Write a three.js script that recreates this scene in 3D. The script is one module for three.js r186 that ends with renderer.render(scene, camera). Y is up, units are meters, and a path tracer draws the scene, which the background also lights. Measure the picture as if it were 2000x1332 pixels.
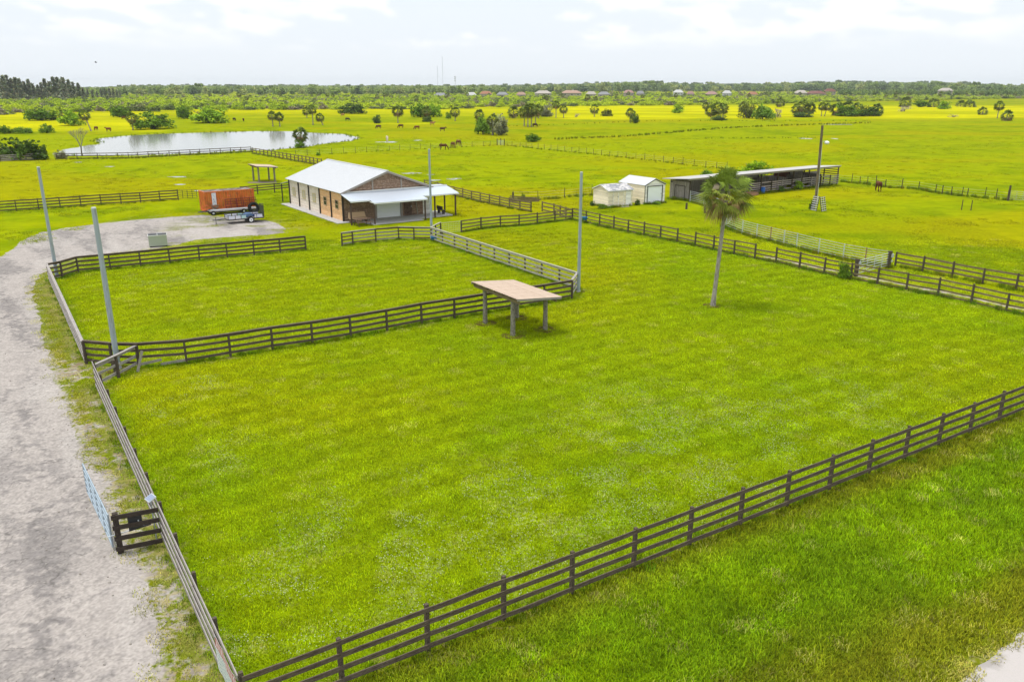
import * as THREE from 'three';
import { mergeGeometries } from 'three/addons/utils/BufferGeometryUtils.js';
import { MarchingCubes } from 'three/addons/objects/MarchingCubes.js';

// ------------------------------------------------------------------ camera, light, exposure
const EYE = 14.6, FOCAL = 1585, HORIZON = 167;               // metres above the ground; photo pixels (2000 x 1332)
const PITCH = Math.atan((666 - HORIZON) / FOCAL);
const scene = new THREE.Scene();
const camera = new THREE.PerspectiveCamera(2 * Math.atan(666 / FOCAL) * 180 / Math.PI, 1024 / 681, 0.5, 20000);
camera.position.set(0, EYE, 0);
camera.rotation.set(-PITCH, 0, 0);
const renderer = new THREE.WebGLRenderer({ antialias: true });
renderer.toneMapping = THREE.LinearToneMapping;
renderer.toneMappingExposure = 1.4;
renderer.shadowMap.enabled = true;
renderer.setSize(1024, 681);

const sun = new THREE.DirectionalLight(new THREE.Color(1, 0.965, 0.9), 2.0);
sun.name = 'sun';
sun.position.set(-76, 270, -6);
sun.target.position.set(0, 0, -60);
sun.position.add(new THREE.Vector3(0, 0, -60));
sun.castShadow = true; sun.shadow.radius = 24; sun.shadow.mapSize.set(4096, 4096);
Object.assign(sun.shadow.camera, { left: -150, right: 150, top: 150, bottom: -150, near: 1, far: 700 });
scene.add(sun, sun.target);

// ------------------------------------------------------------------ random numbers and noise
function rng(seed) { let s = seed >>> 0; return () => { s = (s + 0x6d2b79f5) | 0; let t = Math.imul(s ^ (s >>> 15), 1 | s); t = (t + Math.imul(t ^ (t >>> 7), 61 | t)) ^ t; return ((t ^ (t >>> 14)) >>> 0) / 4294967296; }; }
const NT = new Float32Array(65536); { const r = rng(77); for (let i = 0; i < 65536; i++) NT[i] = r(); }
function vn(x, y) {
  const ix = Math.floor(x), iy = Math.floor(y), fx = x - ix, fy = y - iy, u = fx * fx * (3 - 2 * fx), v = fy * fy * (3 - 2 * fy);
  const a = ix & 255, b = (ix + 1) & 255, c = (iy & 255) << 8, d = ((iy + 1) & 255) << 8;
  return (NT[a + c] * (1 - u) + NT[b + c] * u) * (1 - v) + (NT[a + d] * (1 - u) + NT[b + d] * u) * v;
}
function fbm(x, y, o = 4) { let s = 0, a = 0.5, t = 0; for (let i = 0; i < o; i++) { s += a * vn(x, y); t += a; a *= 0.5; x = x * 2.03 + 17.3; y = y * 2.03 + 9.1; } return s / t; }
const clamp = THREE.MathUtils.clamp, lerp = THREE.MathUtils.lerp, sstep = (a, b, x) => { const t = clamp((x - a) / (b - a), 0, 1); return t * t * (3 - 2 * t); };
const mix3 = (a, b, t) => [a[0] + (b[0] - a[0]) * t, a[1] + (b[1] - a[1]) * t, a[2] + (b[2] - a[2]) * t];

// ------------------------------------------------------------------ sky: thin haze with bright cumulus, computed
{
  const W = 2048, H = 1024, data = new Float32Array(W * H * 4);
  for (let j = 0; j < H; j++) {
    const el = ((j + 0.5) / H - 0.5) * Math.PI; let veil = 1;                  // thin cloud, brighter upward and round the veiled sun
    for (let i = 0; i < W; i++) {
      const az = ((i + 0.5) / W - 0.5) * 2 * Math.PI, o = (j * W + i) * 4, e = Math.max(el, 0), deg = e * 57.3;
      let c = mix3([0.635, 0.67, 0.705], [0.57, 0.65, 0.725], sstep(0, 14, deg));
      c = mix3(c, [0.66, 0.72, 0.80], sstep(15, 80, deg));
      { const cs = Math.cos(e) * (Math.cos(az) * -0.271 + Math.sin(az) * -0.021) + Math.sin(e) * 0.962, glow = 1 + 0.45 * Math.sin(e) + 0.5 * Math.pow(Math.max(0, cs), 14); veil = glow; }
      const ca = Math.cos(az) * 9, sa = Math.sin(az) * 9;                      // seamless round the horizon
      const up = Math.sin(e), k = 1 / (up + 0.16);
      const qx = Math.cos(az) * Math.cos(e) * k, qy = Math.sin(az) * Math.cos(e) * k;
      const broad = fbm(qx * 1.1 + 40, qy * 1.1 + 12, 3), fine = fbm(qx * 6 + 3 + up * 30, qy * 6 + 7 - up * 22, 5);
      const bank = vn(ca * 0.17 + 31.4, sa * 0.17 + 5.2);
      let d = broad * 0.55 + fine * 0.62 + bank * 0.22 - 0.60;
      const a = sstep(0.0, 0.16, d) * sstep(2.6, 4.6, deg + fine * 1.2);
      const belly = fbm(qx * 5 + 9 + up * 26, qy * 5 - 4 - up * 20, 3);
      const cl = mix3([0.80, 0.80, 0.80], [0.71, 0.725, 0.745], sstep(0.5, 0.75, belly) * 0.8);
      c = mix3(c, cl, a * 0.85);
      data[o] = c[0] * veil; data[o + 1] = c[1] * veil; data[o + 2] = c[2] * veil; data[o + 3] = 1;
    }
  }
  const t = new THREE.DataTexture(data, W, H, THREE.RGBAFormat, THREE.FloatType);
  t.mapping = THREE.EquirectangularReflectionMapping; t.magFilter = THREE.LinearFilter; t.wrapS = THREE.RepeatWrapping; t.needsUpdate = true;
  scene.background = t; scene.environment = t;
}

scene.fog = new THREE.FogExp2(new THREE.Color(0.86, 0.91, 0.95), 0.00007);   // thin humid air

// ------------------------------------------------------------------ survey: a pixel of the photograph whose point lies on the ground gives that point in metres
function at(px, py) {
  const u = (px - 1000) / FOCAL, v = (py - 666) / FOCAL, dn = Math.sin(PITCH) + v * Math.cos(PITCH), f = Math.cos(PITCH) - v * Math.sin(PITCH), t = EYE / dn;
  return [u * t, -f * t];
}
function heightAt([, z], py) { const v = (py - 666) / FOCAL; return EYE + z * (Math.sin(PITCH) + v * Math.cos(PITCH)) / (Math.cos(PITCH) - v * Math.sin(PITCH)); }
const perPixel = ([x, z]) => (-z * Math.cos(PITCH) + EYE * Math.sin(PITCH)) / FOCAL;     // metres per photo pixel there
const line = (pts) => pts.map(([a, b]) => at(a, b));
const dist = (a, b) => Math.hypot(a[0] - b[0], a[1] - b[1]);
function spaced(a, b, n) { return Array.from({ length: n + 1 }, (_, i) => [lerp(a[0], b[0], i / n), lerp(a[1], b[1], i / n)]); }
function inside(poly, x, z) { let c = false; for (let i = 0, j = poly.length - 1; i < poly.length; j = i++) { const [xi, zi] = poly[i], [xj, zj] = poly[j]; if ((zi > z) !== (zj > z) && x < (xj - xi) * (z - zi) / (zj - zi) + xi) c = !c; } return c; }
function edgeDist(poly, x, z, closed = true) { let m = 1e9; const n = poly.length; for (let i = closed ? 0 : 1; i < n; i++) { const a = poly[(i + n - 1) % n], b = poly[i], dx = b[0] - a[0], dz = b[1] - a[1], t = clamp(((x - a[0]) * dx + (z - a[1]) * dz) / (dx * dx + dz * dz + 1e-9), 0, 1); m = Math.min(m, Math.hypot(x - a[0] - t * dx, z - a[1] - t * dz)); } return m; }
const signedDist = (poly, x, z) => (inside(poly, x, z) ? -1 : 1) * edgeDist(poly, x, z);

// ------------------------------------------------------------------ names, things, parts
const used = {};
function numbered(n) { used[n] = (used[n] ?? 0) + 1; return used[n] === 1 ? n : n + '_' + String(used[n] - 1).padStart(3, '0'); }
function shade(o) { o.traverse((c) => { if (c.isMesh) { c.castShadow = true; c.receiveShadow = true; } }); return o; }
function tag(o, label, category, group, kind) { if (label) o.userData.label = label; if (category) o.userData.category = category; if (group) o.userData.group = group; if (kind) o.userData.kind = kind; return o; }
function thing(name, label, category, [x, y, z] = [0, 0, 0], turn = 0, group) { const o = new THREE.Group(); o.name = numbered(name); o.position.set(x, y, z); o.rotation.y = turn; scene.add(o); return tag(o, label, category, group); }
function part(parent, name, geo, mat, label) { const m = new THREE.Mesh(geo, mat); m.name = name; m.castShadow = m.receiveShadow = true; if (label) m.userData.label = label; parent.add(m); return m; }
function solo(name, label, category, geo, mat, pos, turn = 0, group) { const m = new THREE.Mesh(geo, mat); m.name = numbered(name); m.castShadow = m.receiveShadow = true; if (pos) m.position.set(...pos); m.rotation.y = turn; scene.add(m); return tag(m, label, category, group); }
function struct(name, geo, mat) { const m = new THREE.Mesh(geo, mat); m.name = numbered(name); m.receiveShadow = true; m.castShadow = true; m.userData.kind = 'structure'; scene.add(m); return m; }
function copyOf(src, name, label, [x, y, z], turn = 0, scale = 1, group) { const c = src.clone(); c.name = numbered(name); c.position.set(x, y, z); c.rotation.y = turn; if (Array.isArray(scale)) c.scale.set(...scale); else c.scale.setScalar(scale); c.userData = { ...src.userData }; scene.add(c); return tag(c, label, null, group); }

// ------------------------------------------------------------------ textures and materials
const toByte = (() => { const lut = new Uint8Array(4097); for (let i = 0; i < 4097; i++) { const c = i / 4096; lut[i] = Math.round(255 * (c <= 0.0031308 ? 12.92 * c : 1.055 * Math.pow(c, 1 / 2.4) - 0.055)); } return (c) => lut[clamp(Math.round(c * 4096), 0, 4096)]; })();
function texture(w, h, fn, repeat) {                           // fn(x, y) gives a linear colour; x, y in pixels
  const d = new Uint8Array(w * h * 4);
  for (let y = 0; y < h; y++) for (let x = 0; x < w; x++) { const c = fn(x, y), o = (y * w + x) * 4; d[o] = toByte(c[0]); d[o + 1] = toByte(c[1]); d[o + 2] = toByte(c[2]); d[o + 3] = 255; }
  const t = new THREE.DataTexture(d, w, h); t.colorSpace = THREE.SRGBColorSpace; t.magFilter = THREE.LinearFilter; t.minFilter = THREE.LinearMipmapLinearFilter; t.generateMipmaps = true;
  if (repeat !== false) t.wrapS = t.wrapT = THREE.RepeatWrapping;
  t.needsUpdate = true; return t;
}
function heights(w, h, fn) { const d = new Uint8Array(w * h * 4); for (let y = 0; y < h; y++) for (let x = 0; x < w; x++) { const c = clamp(fn(x, y) * 255, 0, 255), o = (y * w + x) * 4; d[o] = d[o + 1] = d[o + 2] = c; d[o + 3] = 255; } const t = new THREE.DataTexture(d, w, h); t.magFilter = THREE.LinearFilter; t.wrapS = t.wrapT = THREE.RepeatWrapping; t.needsUpdate = true; return t; }
function plain(name, c, rough = 0.85, metal = 0, more = {}) { const m = new THREE.MeshPhysicalMaterial({ roughness: rough, metalness: metal, specularIntensity: rough > 0.75 ? 0.25 : 0.8, ...more }); m.name = name; m.color.setRGB(...c); return m; }
function woodTex(a, b, c, seed, moss = 0) {                    // weathered grain along u: a base, b dark streak, c pale streak
  return texture(512, 64, (x, y) => {
    const g = fbm(x * 0.012 + seed, y * 0.42 + seed * 3, 4), g2 = fbm(x * 0.05 + seed * 2, y * 1.1, 3), p = fbm(x * 0.02 + 5 * seed, y * 0.06, 3);
    let k = mix3(a, b, sstep(0.42, 0.75, g)); k = mix3(k, c, sstep(0.48, 0.75, g2) * 0.8); k = mix3(k, b, sstep(0.55, 0.8, p) * 0.45);
    if (moss) k = mix3(k, [0.10, 0.105, 0.035], sstep(0.45, 0.7, p) * moss);
    return k;
  });
}
const MW = (name, a, b, c, seed, moss) => plain(name, [1, 1, 1], 0.92, 0, { map: woodTex(a, b, c, seed, moss) });
const darkWood = [0, 1, 2].map((i) => MW('dark_weathered_wood', [0.108, 0.081, 0.058], [0.046, 0.033, 0.024], [0.20, 0.163, 0.127], 3 + i * 7));
const greyWood = [0, 1, 2].map((i) => MW('grey_weathered_wood', [0.30, 0.27, 0.25], [0.15, 0.13, 0.115], [0.47, 0.44, 0.42], 30 + i * 9));
const mossWood = [0, 1, 2].map((i) => MW('mossy_wood', [0.19, 0.138, 0.07], [0.085, 0.06, 0.03], [0.36, 0.30, 0.205], 60 + i * 5, 0.4));
const paleWood = [0, 1, 2].map((i) => MW('pale_lichen_wood', [0.36, 0.345, 0.275], [0.19, 0.18, 0.13], [0.5, 0.485, 0.42], 90 + i * 5, 0.12));
const blackWood = [0, 1].map((i) => MW('stained_wood', [0.05, 0.038, 0.031], [0.025, 0.019, 0.016], [0.09, 0.072, 0.06], 120 + i * 5));
const postWood = MW('post_wood', [0.085, 0.064, 0.045], [0.038, 0.029, 0.021], [0.16, 0.135, 0.11], 150);
const logWood = MW('log_wood', [0.21, 0.19, 0.155], [0.10, 0.085, 0.066], [0.33, 0.31, 0.27], 170);
const galvanised = plain('galvanised_steel', [0.50, 0.53, 0.55], 0.45, 0.35);
const whitePipe = plain('white_painted_pipe', [0.36, 0.37, 0.355], 0.55);
const bluePole = plain('blue_grey_pole', [1, 1, 1], 0.5, 0.25, { map: texture(64, 512, (x, y) => { const g = fbm(x * 0.3, y * 0.03, 4), r = sstep(0.63, 0.75, fbm(x * 0.12 + 8, y * 0.02 + 3, 3)); return mix3(mix3([0.25, 0.30, 0.355], [0.38, 0.43, 0.475], g), [0.22, 0.2, 0.17], r * 0.5); }) });
const blackSteel = plain('black_steel', [0.025, 0.026, 0.03], 0.5, 0.2);
const rubber = plain('rubber', [0.018, 0.018, 0.02], 0.85);
const concrete = plain('concrete', [1, 1, 1], 0.9, 0, { map: texture(512, 512, (x, y) => { const g = fbm(x * 0.02, y * 0.02, 5), s = fbm(x * 0.2, y * 0.2, 2); return mix3(mix3([0.34, 0.325, 0.31], [0.46, 0.445, 0.43], g), [0.25, 0.235, 0.22], sstep(0.6, 0.8, s) * 0.4); }) });

// ------------------------------------------------------------------ where the fences run (surveyed)
const S0 = at(481, 1415), E1 = [0.8405, -0.5418];
const CORNER = [38.9, -45.0];
const f1Posts = Array.from({ length: 22 }, (_, i) => [S0[0] + E1[0] * 2.43 * i, S0[1] + E1[1] * 2.43 * i]).filter((p) => p[0] < CORNER[0] - 1);
const f2End = at(190, 758);
const f2Posts = spaced(S0, f2End, 11);
const d1Posts = [f2End, at(231, 738), at(271, 717)];
const eLow = [at(168, 711), at(219.7, 716), at(271, 717)];
const f3Posts = line([[271, 717], [364, 710], [450, 696.5], [532, 682.5], [610, 671], [685, 658.5], [756, 645.5], [823.5, 632], [887.5, 621.5], [947, 611.3], [1006, 601.5], [1063, 592.3], [1117, 583]]);
const f3Turn = [at(1117, 583), at(1129, 566)];
const NWP = [-8.0, -79.6];
const f5Posts = spaced(at(1129, 566), NWP, 10);
const f6Posts = [...line([[668, 480.6], [689, 477.5], [734, 472], [778.6, 468], [808.5, 468.5]]), NWP];
const f7Posts = [NWP, at(851, 463), at(861, 458)];
const f8Posts = line([[901, 453.5], [939.5, 447.3], [977.5, 443.2], [1014, 441], [1049.5, 437.5], [1084, 433], [1118, 428.7]]);
const f9Posts = [...line([[1118, 428.7], [1145, 434.8], [1171, 441], [1199, 447], [1227, 453], [1258, 459.3], [1290, 465.6], [1323, 472.8], [1358, 480.4], [1394, 488.3], [1434, 496.6], [1474.5, 505], [1516, 513], [1562, 523.5], [1610, 534.5], [1662.5, 545], [1714, 555], [1771, 566.5], [1832.5, 578], [1897.5, 592], [1966, 608]])];
{ const a = f9Posts[f9Posts.length - 1]; f9Posts.push(...spaced(a, CORNER, 4).slice(1)); }
const leftPosts = spaced(at(96, 547), at(168, 711), 13);
const topPosts = line([[96, 547], [121, 542], [152.5, 532], [215, 526], [274, 520], [331.5, 514], [389, 508], [443.5, 503], [496, 498], [547, 493.4], [597, 488.3]]);
const lanePosts = line([[493, 300], [500, 301], [507.5, 302.3], [515, 303.6], [522.5, 305], [530, 306.3], [537.5, 307.6], [545, 309], [552.5, 310.3], [560, 311.7], [567.5, 313], [575, 314.4], [582.5, 315.8], [590, 317], [597.5, 318.3], [605, 319.6], [612.5, 321], [620, 322.3], [628, 323.8]]);
const lanePosts2 = line([[829, 367], [842, 370], [855.5, 373.5], [871, 377.5], [887, 382], [904, 386.3], [921, 390.6], [938, 394.6], [956, 398.3], [976, 402.5], [995, 406.5], [1015.5, 410.5], [1037, 414.5]]);
const spurPosts = line([[1059, 412.5], [1082, 418], [1094, 421.7], [1105.5, 425.5], [1118, 428.7]]);
const farLeft = line([[-42, 417.5], [-5, 414.8], [31, 412.3], [75, 409.5], [117, 406.4], [157.5, 403.6], [197, 400.5], [236, 398.3], [274, 395.8], [312, 393], [347.5, 390.6]]);
const farLeft2 = line([[470, 383], [503, 379.5], [536, 376.3], [566, 373.2]]);
const pondPosts = line([[110, 311.5], [150, 311], [190, 310.5], [230, 310], [250, 309.4], [269, 308.8], [289, 307.6], [310, 306.5], [330, 305.5], [350, 304.4], [371, 303.4], [390, 302.4], [410, 301.5], [430, 300.5], [450, 299.4], [470, 298.3], [490, 297.4]]);
const darkLeft = line([[-30, 317.5], [0, 316], [40, 313.5], [78, 312]]);
const pipePosts = line([[1348, 393.5], [1375, 401], [1400, 409], [1420, 415.5], [1434, 421]]);
const pipePosts2 = line([[1418, 444], [1450, 456.5], [1478, 464.5], [1505, 471.3], [1531, 478], [1556, 484.2], [1599, 495.6], [1647, 507], [1690, 515], [1737, 522.5]]);
const f14Posts = [...line([[1749, 520.5], [1802.5, 530.5], [1860, 542.5], [1920, 554.8], [1985, 566.5], [2052, 579]])];
const wireA = line([[577.5, 304.5], [600, 303.7], [624, 302.5], [648, 301.5], [671, 300], [694, 298.6], [716, 297.2], [738, 295.8], [760.5, 294.4], [780.5, 293.4], [801, 292.2], [821, 291.2], [841, 290.4], [862, 289.8], [880, 288.9], [901, 287.6], [922, 286.4], [944, 285.4], [957.5, 284.6], [971, 283.8]]);
const wireB = line([[985, 284.2], [1000, 285.6], [1016, 287.2], [1027.5, 288.3], [1039, 289.6], [1051, 291], [1063, 292.2], [1076, 293.4], [1089.5, 294.8], [1103, 296.2], [1117, 297.6], [1131, 298.9], [1145.5, 300.3], [1159, 301.6], [1175, 303.4], [1191, 305.2], [1207, 307], [1223, 308.7], [1242, 310.6], [1259.5, 312.4], [1277.5, 314.6], [1296, 317], [1315, 319.2], [1334, 321.4], [1356, 324], [1379, 326.4], [1400, 328.6], [1420, 330.8]]);
const wireC = line([[1637, 355], [1664, 357.5], [1680, 359], [1695, 360.5], [1712, 363], [1730, 366], [1762, 368], [1795, 370], [1828, 376.5], [1841, 378.8], [1859, 381], [1880, 383], [1890, 384], [1924, 387.2], [1946, 389.5], [1969, 392]]);
const wireD = line([[1002, 390.5], [1051, 390.5], [1102.5, 386.5], [1156, 381]]);

// ------------------------------------------------------------------ ground zones
const paddock = [S0, CORNER, ...f9Posts.slice(0, 21).reverse(), ...f8Posts.slice().reverse(), at(861, 458), NWP, at(1129, 566), ...f3Posts.slice().reverse(), f2End];
const arena = [at(168, 711), ...f3Posts, at(1129, 566), NWP, ...f6Posts.slice(0, 5).reverse(), ...topPosts.slice().reverse()];
function roughen(poly, step, amp, seed, closed = true) {
  const out = [], n = poly.length;
  for (let i = 0; i < (closed ? n : n - 1); i++) {
    const a = poly[i], b = poly[(i + 1) % n], L = dist(a, b), k = Math.max(1, Math.round(L / step)), nx = -(b[1] - a[1]) / L, nz = (b[0] - a[0]) / L;
    for (let j = 0; j < k; j++) { const x = lerp(a[0], b[0], j / k), z = lerp(a[1], b[1], j / k), w = (fbm(x * 0.9 + seed, z * 0.9 - seed, 2) - 0.5) * 2 * amp + (fbm(x * 4.1 + seed, z * 4.1, 2) - 0.5) * amp * 1.3; out.push([x + nx * w, z + nz * w]); }
  }
  return out;
}
const roadRaw = line([[305, 1420], [290, 1332], [312, 1260], [288, 1185], [264, 1128], [256, 1088], [226, 1042], [214, 1000], [190, 934], [152, 884], [136, 830], [119, 782], [97, 740], [93, 690], [72, 620], [60, 572], [66, 548], [86, 533], [100, 521], [130, 509], [180, 499], [260, 491], [300, 486], [345, 478], [378, 468], [440, 463], [520, 459], [553, 454], [556, 447], [545, 438.5], [527, 432], [470, 426], [395, 420], [330, 424.5], [260, 430], [190, 437], [130, 445], [75, 455], [45, 468], [25, 485], [0, 500], [-80, 525], [-190, 610], [-330, 900], [-330, 1420]]);
const roadPoly = roughen(roadRaw, 0.3, 0.3, 3.3);
const laneRaw = line([[1780, 1400], [1845, 1350], [1872, 1330], [1905, 1303], [1950, 1270], [2000, 1238], [2090, 1186], [2400, 1100], [2400, 1400]]);
const lanePoly = roughen(laneRaw, 0.2, 0.13, 9.1);
const NEAR = [-46, -100, 96, 92];                              // x, z, width, depth of the finely textured part of the ground
const GN = 384, gRoad = new Float32Array(GN * GN), gPad = new Float32Array(GN * GN), gAre = new Float32Array(GN * GN), gFen = new Float32Array(GN * GN), gLane = new Float32Array(GN * GN), gF2 = new Float32Array(GN * GN);
{
  const runs = [f1Posts, f2Posts, d1Posts, eLow, f3Posts, f3Turn, f5Posts, f6Posts, f8Posts, f9Posts, leftPosts, topPosts];
  for (let j = 0; j < GN; j++) for (let i = 0; i < GN; i++) {
    const x = NEAR[0] + (i / (GN - 1)) * NEAR[2], z = NEAR[1] + (j / (GN - 1)) * NEAR[3], k = j * GN + i;
    gRoad[k] = signedDist(roadRaw, x, z); gPad[k] = signedDist(paddock, x, z); gAre[k] = signedDist(arena, x, z); gLane[k] = signedDist(laneRaw, x, z);
    let m = 99; for (const r of runs) m = Math.min(m, edgeDist(r, x, z, false)); gFen[k] = m;
    gF2[k] = Math.min(edgeDist(f2Posts, x, z, false), edgeDist(leftPosts, x, z, false));
  }
}
function look(g, x, z) { const u = clamp((x - NEAR[0]) / NEAR[2], 0, 0.9999) * (GN - 1), v = clamp((z - NEAR[1]) / NEAR[3], 0, 0.9999) * (GN - 1), i = Math.min(u | 0, GN - 2), j = Math.min(v | 0, GN - 2), a = u - i, b = v - j, k = j * GN + i; return (g[k] * (1 - a) + g[k + 1] * a) * (1 - b) + (g[k + GN] * (1 - a) + g[k + GN + 1] * a) * b; }
const isNear = (x, z) => x > NEAR[0] && x < NEAR[0] + NEAR[2] && z > NEAR[1] && z < NEAR[1] + NEAR[3];

const C = { fresh: [0.155, 0.213, 0.003], yellow: [0.205, 0.223, 0.003], lush: [0.118, 0.188, 0.003], verge: [0.092, 0.156, 0.004], olive: [0.125, 0.135, 0.012], field: [0.185, 0.222, 0.003], fieldDark: [0.125, 0.172, 0.003], ochre: [0.225, 0.205, 0.003], yellowBand: [0.33, 0.325, 0.003], soil: [0.29, 0.25, 0.21], brown: [0.17, 0.125, 0.07], straw: [0.30, 0.25, 0.085], pale: [0.30, 0.32, 0.13] };
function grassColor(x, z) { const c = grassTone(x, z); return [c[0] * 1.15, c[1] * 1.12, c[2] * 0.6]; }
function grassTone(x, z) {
  const u = x * E1[0] + z * E1[1], v = -x * E1[1] + z * E1[0];
  const n1 = fbm(x * 0.045 + 3, z * 0.045 + 8, 3), n2 = fbm(x * 0.28 + 11, z * 0.28 - 4, 3), st = fbm(u * 0.07, v * 0.75, 2), Z = -z;
  let c;
  const near = isNear(x, z), pad = near ? look(gPad, x, z) : 9, are = near ? look(gAre, x, z) : 9;
  if (pad < 0 || are < 0) {
    c = mix3(C.fresh, C.lush, sstep(0.42, 0.7, n2) * 0.55);
    const y = sstep(0.36, 0.68, n1 + (st - 0.5) * 0.22) * (0.35 + 0.65 * sstep(6, -6, x + 0.55 * (z + 40)));
    c = mix3(c, C.yellow, y * (are < 0 ? 0.35 : 0.85));
    c = mix3(c, C.lush, sstep(0.5, 0.75, st) * 0.3);
    { const w = Math.sin(v * 3.9 + n1 * 9 + Math.sin(u * 0.05) * 3) * 0.5 + 0.5, a = 0.16 * sstep(0.35, 0.6, fbm(u * 0.03 + 7, v * 0.06, 2)); c = c.map((q) => q * (1 - a * w)); }      // passes of the mower
  } else {
    const verge = near ? sstep(-0.4, 0.4, (z - S0[1]) * E1[0] - (x - S0[0]) * E1[1]) : 0;      // this side of the front fence
    c = mix3(C.field, C.fieldDark, sstep(0.42, 0.68, n2 * 0.6 + n1 * 0.4));
    c = mix3(c, C.ochre, sstep(0.5, 0.72, fbm(x * 0.03 + 60, z * 0.06 + 20, 3)) * 0.6);
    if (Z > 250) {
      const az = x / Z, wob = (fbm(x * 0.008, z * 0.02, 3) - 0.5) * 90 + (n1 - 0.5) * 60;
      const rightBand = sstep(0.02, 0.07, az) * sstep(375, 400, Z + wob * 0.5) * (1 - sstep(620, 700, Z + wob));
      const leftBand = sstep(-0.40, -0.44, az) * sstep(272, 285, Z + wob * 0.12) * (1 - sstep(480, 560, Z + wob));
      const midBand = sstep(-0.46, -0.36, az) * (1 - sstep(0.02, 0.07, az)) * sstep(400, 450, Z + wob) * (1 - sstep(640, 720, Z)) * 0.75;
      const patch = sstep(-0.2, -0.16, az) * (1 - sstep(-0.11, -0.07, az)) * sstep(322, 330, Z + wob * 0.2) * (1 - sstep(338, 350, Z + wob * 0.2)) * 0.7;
      c = mix3(c, C.yellowBand, clamp(Math.max(rightBand, leftBand, midBand, patch), 0, 1) * (0.55 + 0.6 * sstep(0.3, 0.62, fbm(x * 0.02 + 4, z * 0.045 + 1, 3))));  // blends the far fields toward saturated yellow in irregular bands
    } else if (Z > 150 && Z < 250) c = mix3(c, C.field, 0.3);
    if (verge > 0) {
      let g = mix3(C.verge, C.lush, sstep(0.45, 0.7, n2));
      const lane = look(gLane, x, z);
      g = mix3(g, C.olive, sstep(0.5, 0.7, st + n1 * 0.3 - 0.08) * 0.6);
      { const w = Math.sin(v * 2.3 + n1 * 4) * 0.5 + 0.5; g = g.map((q) => q * (1 - 0.30 * w * sstep(0.25, 0.55, st))); }
      g = mix3(g, C.olive, (1 - sstep(0.5, 3.6, lane + (n2 - 0.5) * 2.4)) * 0.8);
      c = mix3(c, g, verge);
    }
    if (near) {
      const rd = look(gRoad, x, z);
      if (x < -5 && z > -66) c = mix3(c, mix3(C.olive, C.verge, sstep(0.4, 0.65, n2) * 0.5), (1 - sstep(2.5, 6, rd)) * 0.85);
    }
  }
  if (near) {
    const verge = sstep(-0.4, 0.4, (z - S0[1]) * E1[0] - (x - S0[0]) * E1[1]), fd = look(gFen, x, z);
    c = mix3(c, verge > 0.5 ? C.olive : C.verge, (1 - sstep(0.2, verge > 0.5 ? 1.9 : 1.0, fd + (n2 - 0.5) * 0.9)) * 0.6);
  }
  return c;
}
function barePatch(x, z) {                                     // how much bare or dry earth shows between the grass
  if (!isNear(x, z)) return [0, 0];
  const rd = look(gRoad, x, z), ln = look(gLane, x, z), fd = look(gFen, x, z), f2 = look(gF2, x, z), n = fbm(x * 0.9 + 4, z * 0.9 + 2, 3), m = fbm(x * 3.1, z * 3.1 + 9, 3);
  let sandy = Math.max(1 - sstep(-0.5, 0.9, rd + (n - 0.5) * 2.0 + (m - 0.5) * 1.0), (1 - sstep(1.0, 4.5, rd)) * sstep(0.47, 0.62, n * 0.6 + m * 0.4) * 0.75 * sstep(-0.1, 0.3, Math.min(look(gPad, x, z), look(gAre, x, z))));
  const front = z > -44 ? 1 : 0.45; sandy *= front;
  sandy = Math.max(sandy, (1 - sstep(-0.15, 0.55, ln + (n - 0.5) * 1.1 + (m - 0.5) * 0.5)) * 0.35);
  const outside = look(gPad, x, z) > 0 && look(gAre, x, z) > 0 && x < -5 && z > -66;
  let brown = outside ? (1 - sstep(0.1, 1.0, f2 + (n - 0.5) * 1.4)) * 0.7 : 0;
  brown = Math.max(brown, sstep(0.66, 0.74, m) * (1 - sstep(0.15, 0.9, fd)) * 0.8);
  return [clamp(sandy, 0, 1), clamp(brown, 0, 1)];
}
const cloverSpots = [[at(1060, 1010), 4.5], [at(1300, 830), 4.5], [at(420, 740), 1.3], [at(900, 1120), 3], [at(1400, 905), 4], [at(1650, 790), 4.5], [at(760, 1000), 2.6], [at(590, 1080), 2.2], [at(480, 1240), 1.8], [at(1180, 920), 3], [at(350, 800), 1.5], [at(320, 545), 2.2], [at(420, 900), 2], [at(560, 1210), 1.4]];
function clover(x, z) { let s = 0; for (const [c, r] of cloverSpots) { const d = dist(c, [x, z]) / r; if (d < 1.6) s = Math.max(s, 1 - d / 1.6); } return s * sstep(0.40, 0.62, fbm(x * 0.8 + 2, z * 0.8 + 5, 3)); }
const crack = (x, z) => { const a = Math.abs(fbm(x * 1.1 + 3, z * 1.1, 4) - 0.5), b = Math.abs(fbm(x * 2.3 + 30, z * 2.3 + 5, 3) - 0.5); return Math.max(1 - sstep(0, 0.018, a), (1 - sstep(0, 0.016, b)) * 0.7); };
const trackLine = line([[90, 1420], [95, 1200], [75, 1000], [60, 860], [55, 760], [35, 660], [15, 590], [10, 545], [60, 505], [150, 480], [300, 455], [450, 445]]);
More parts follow.
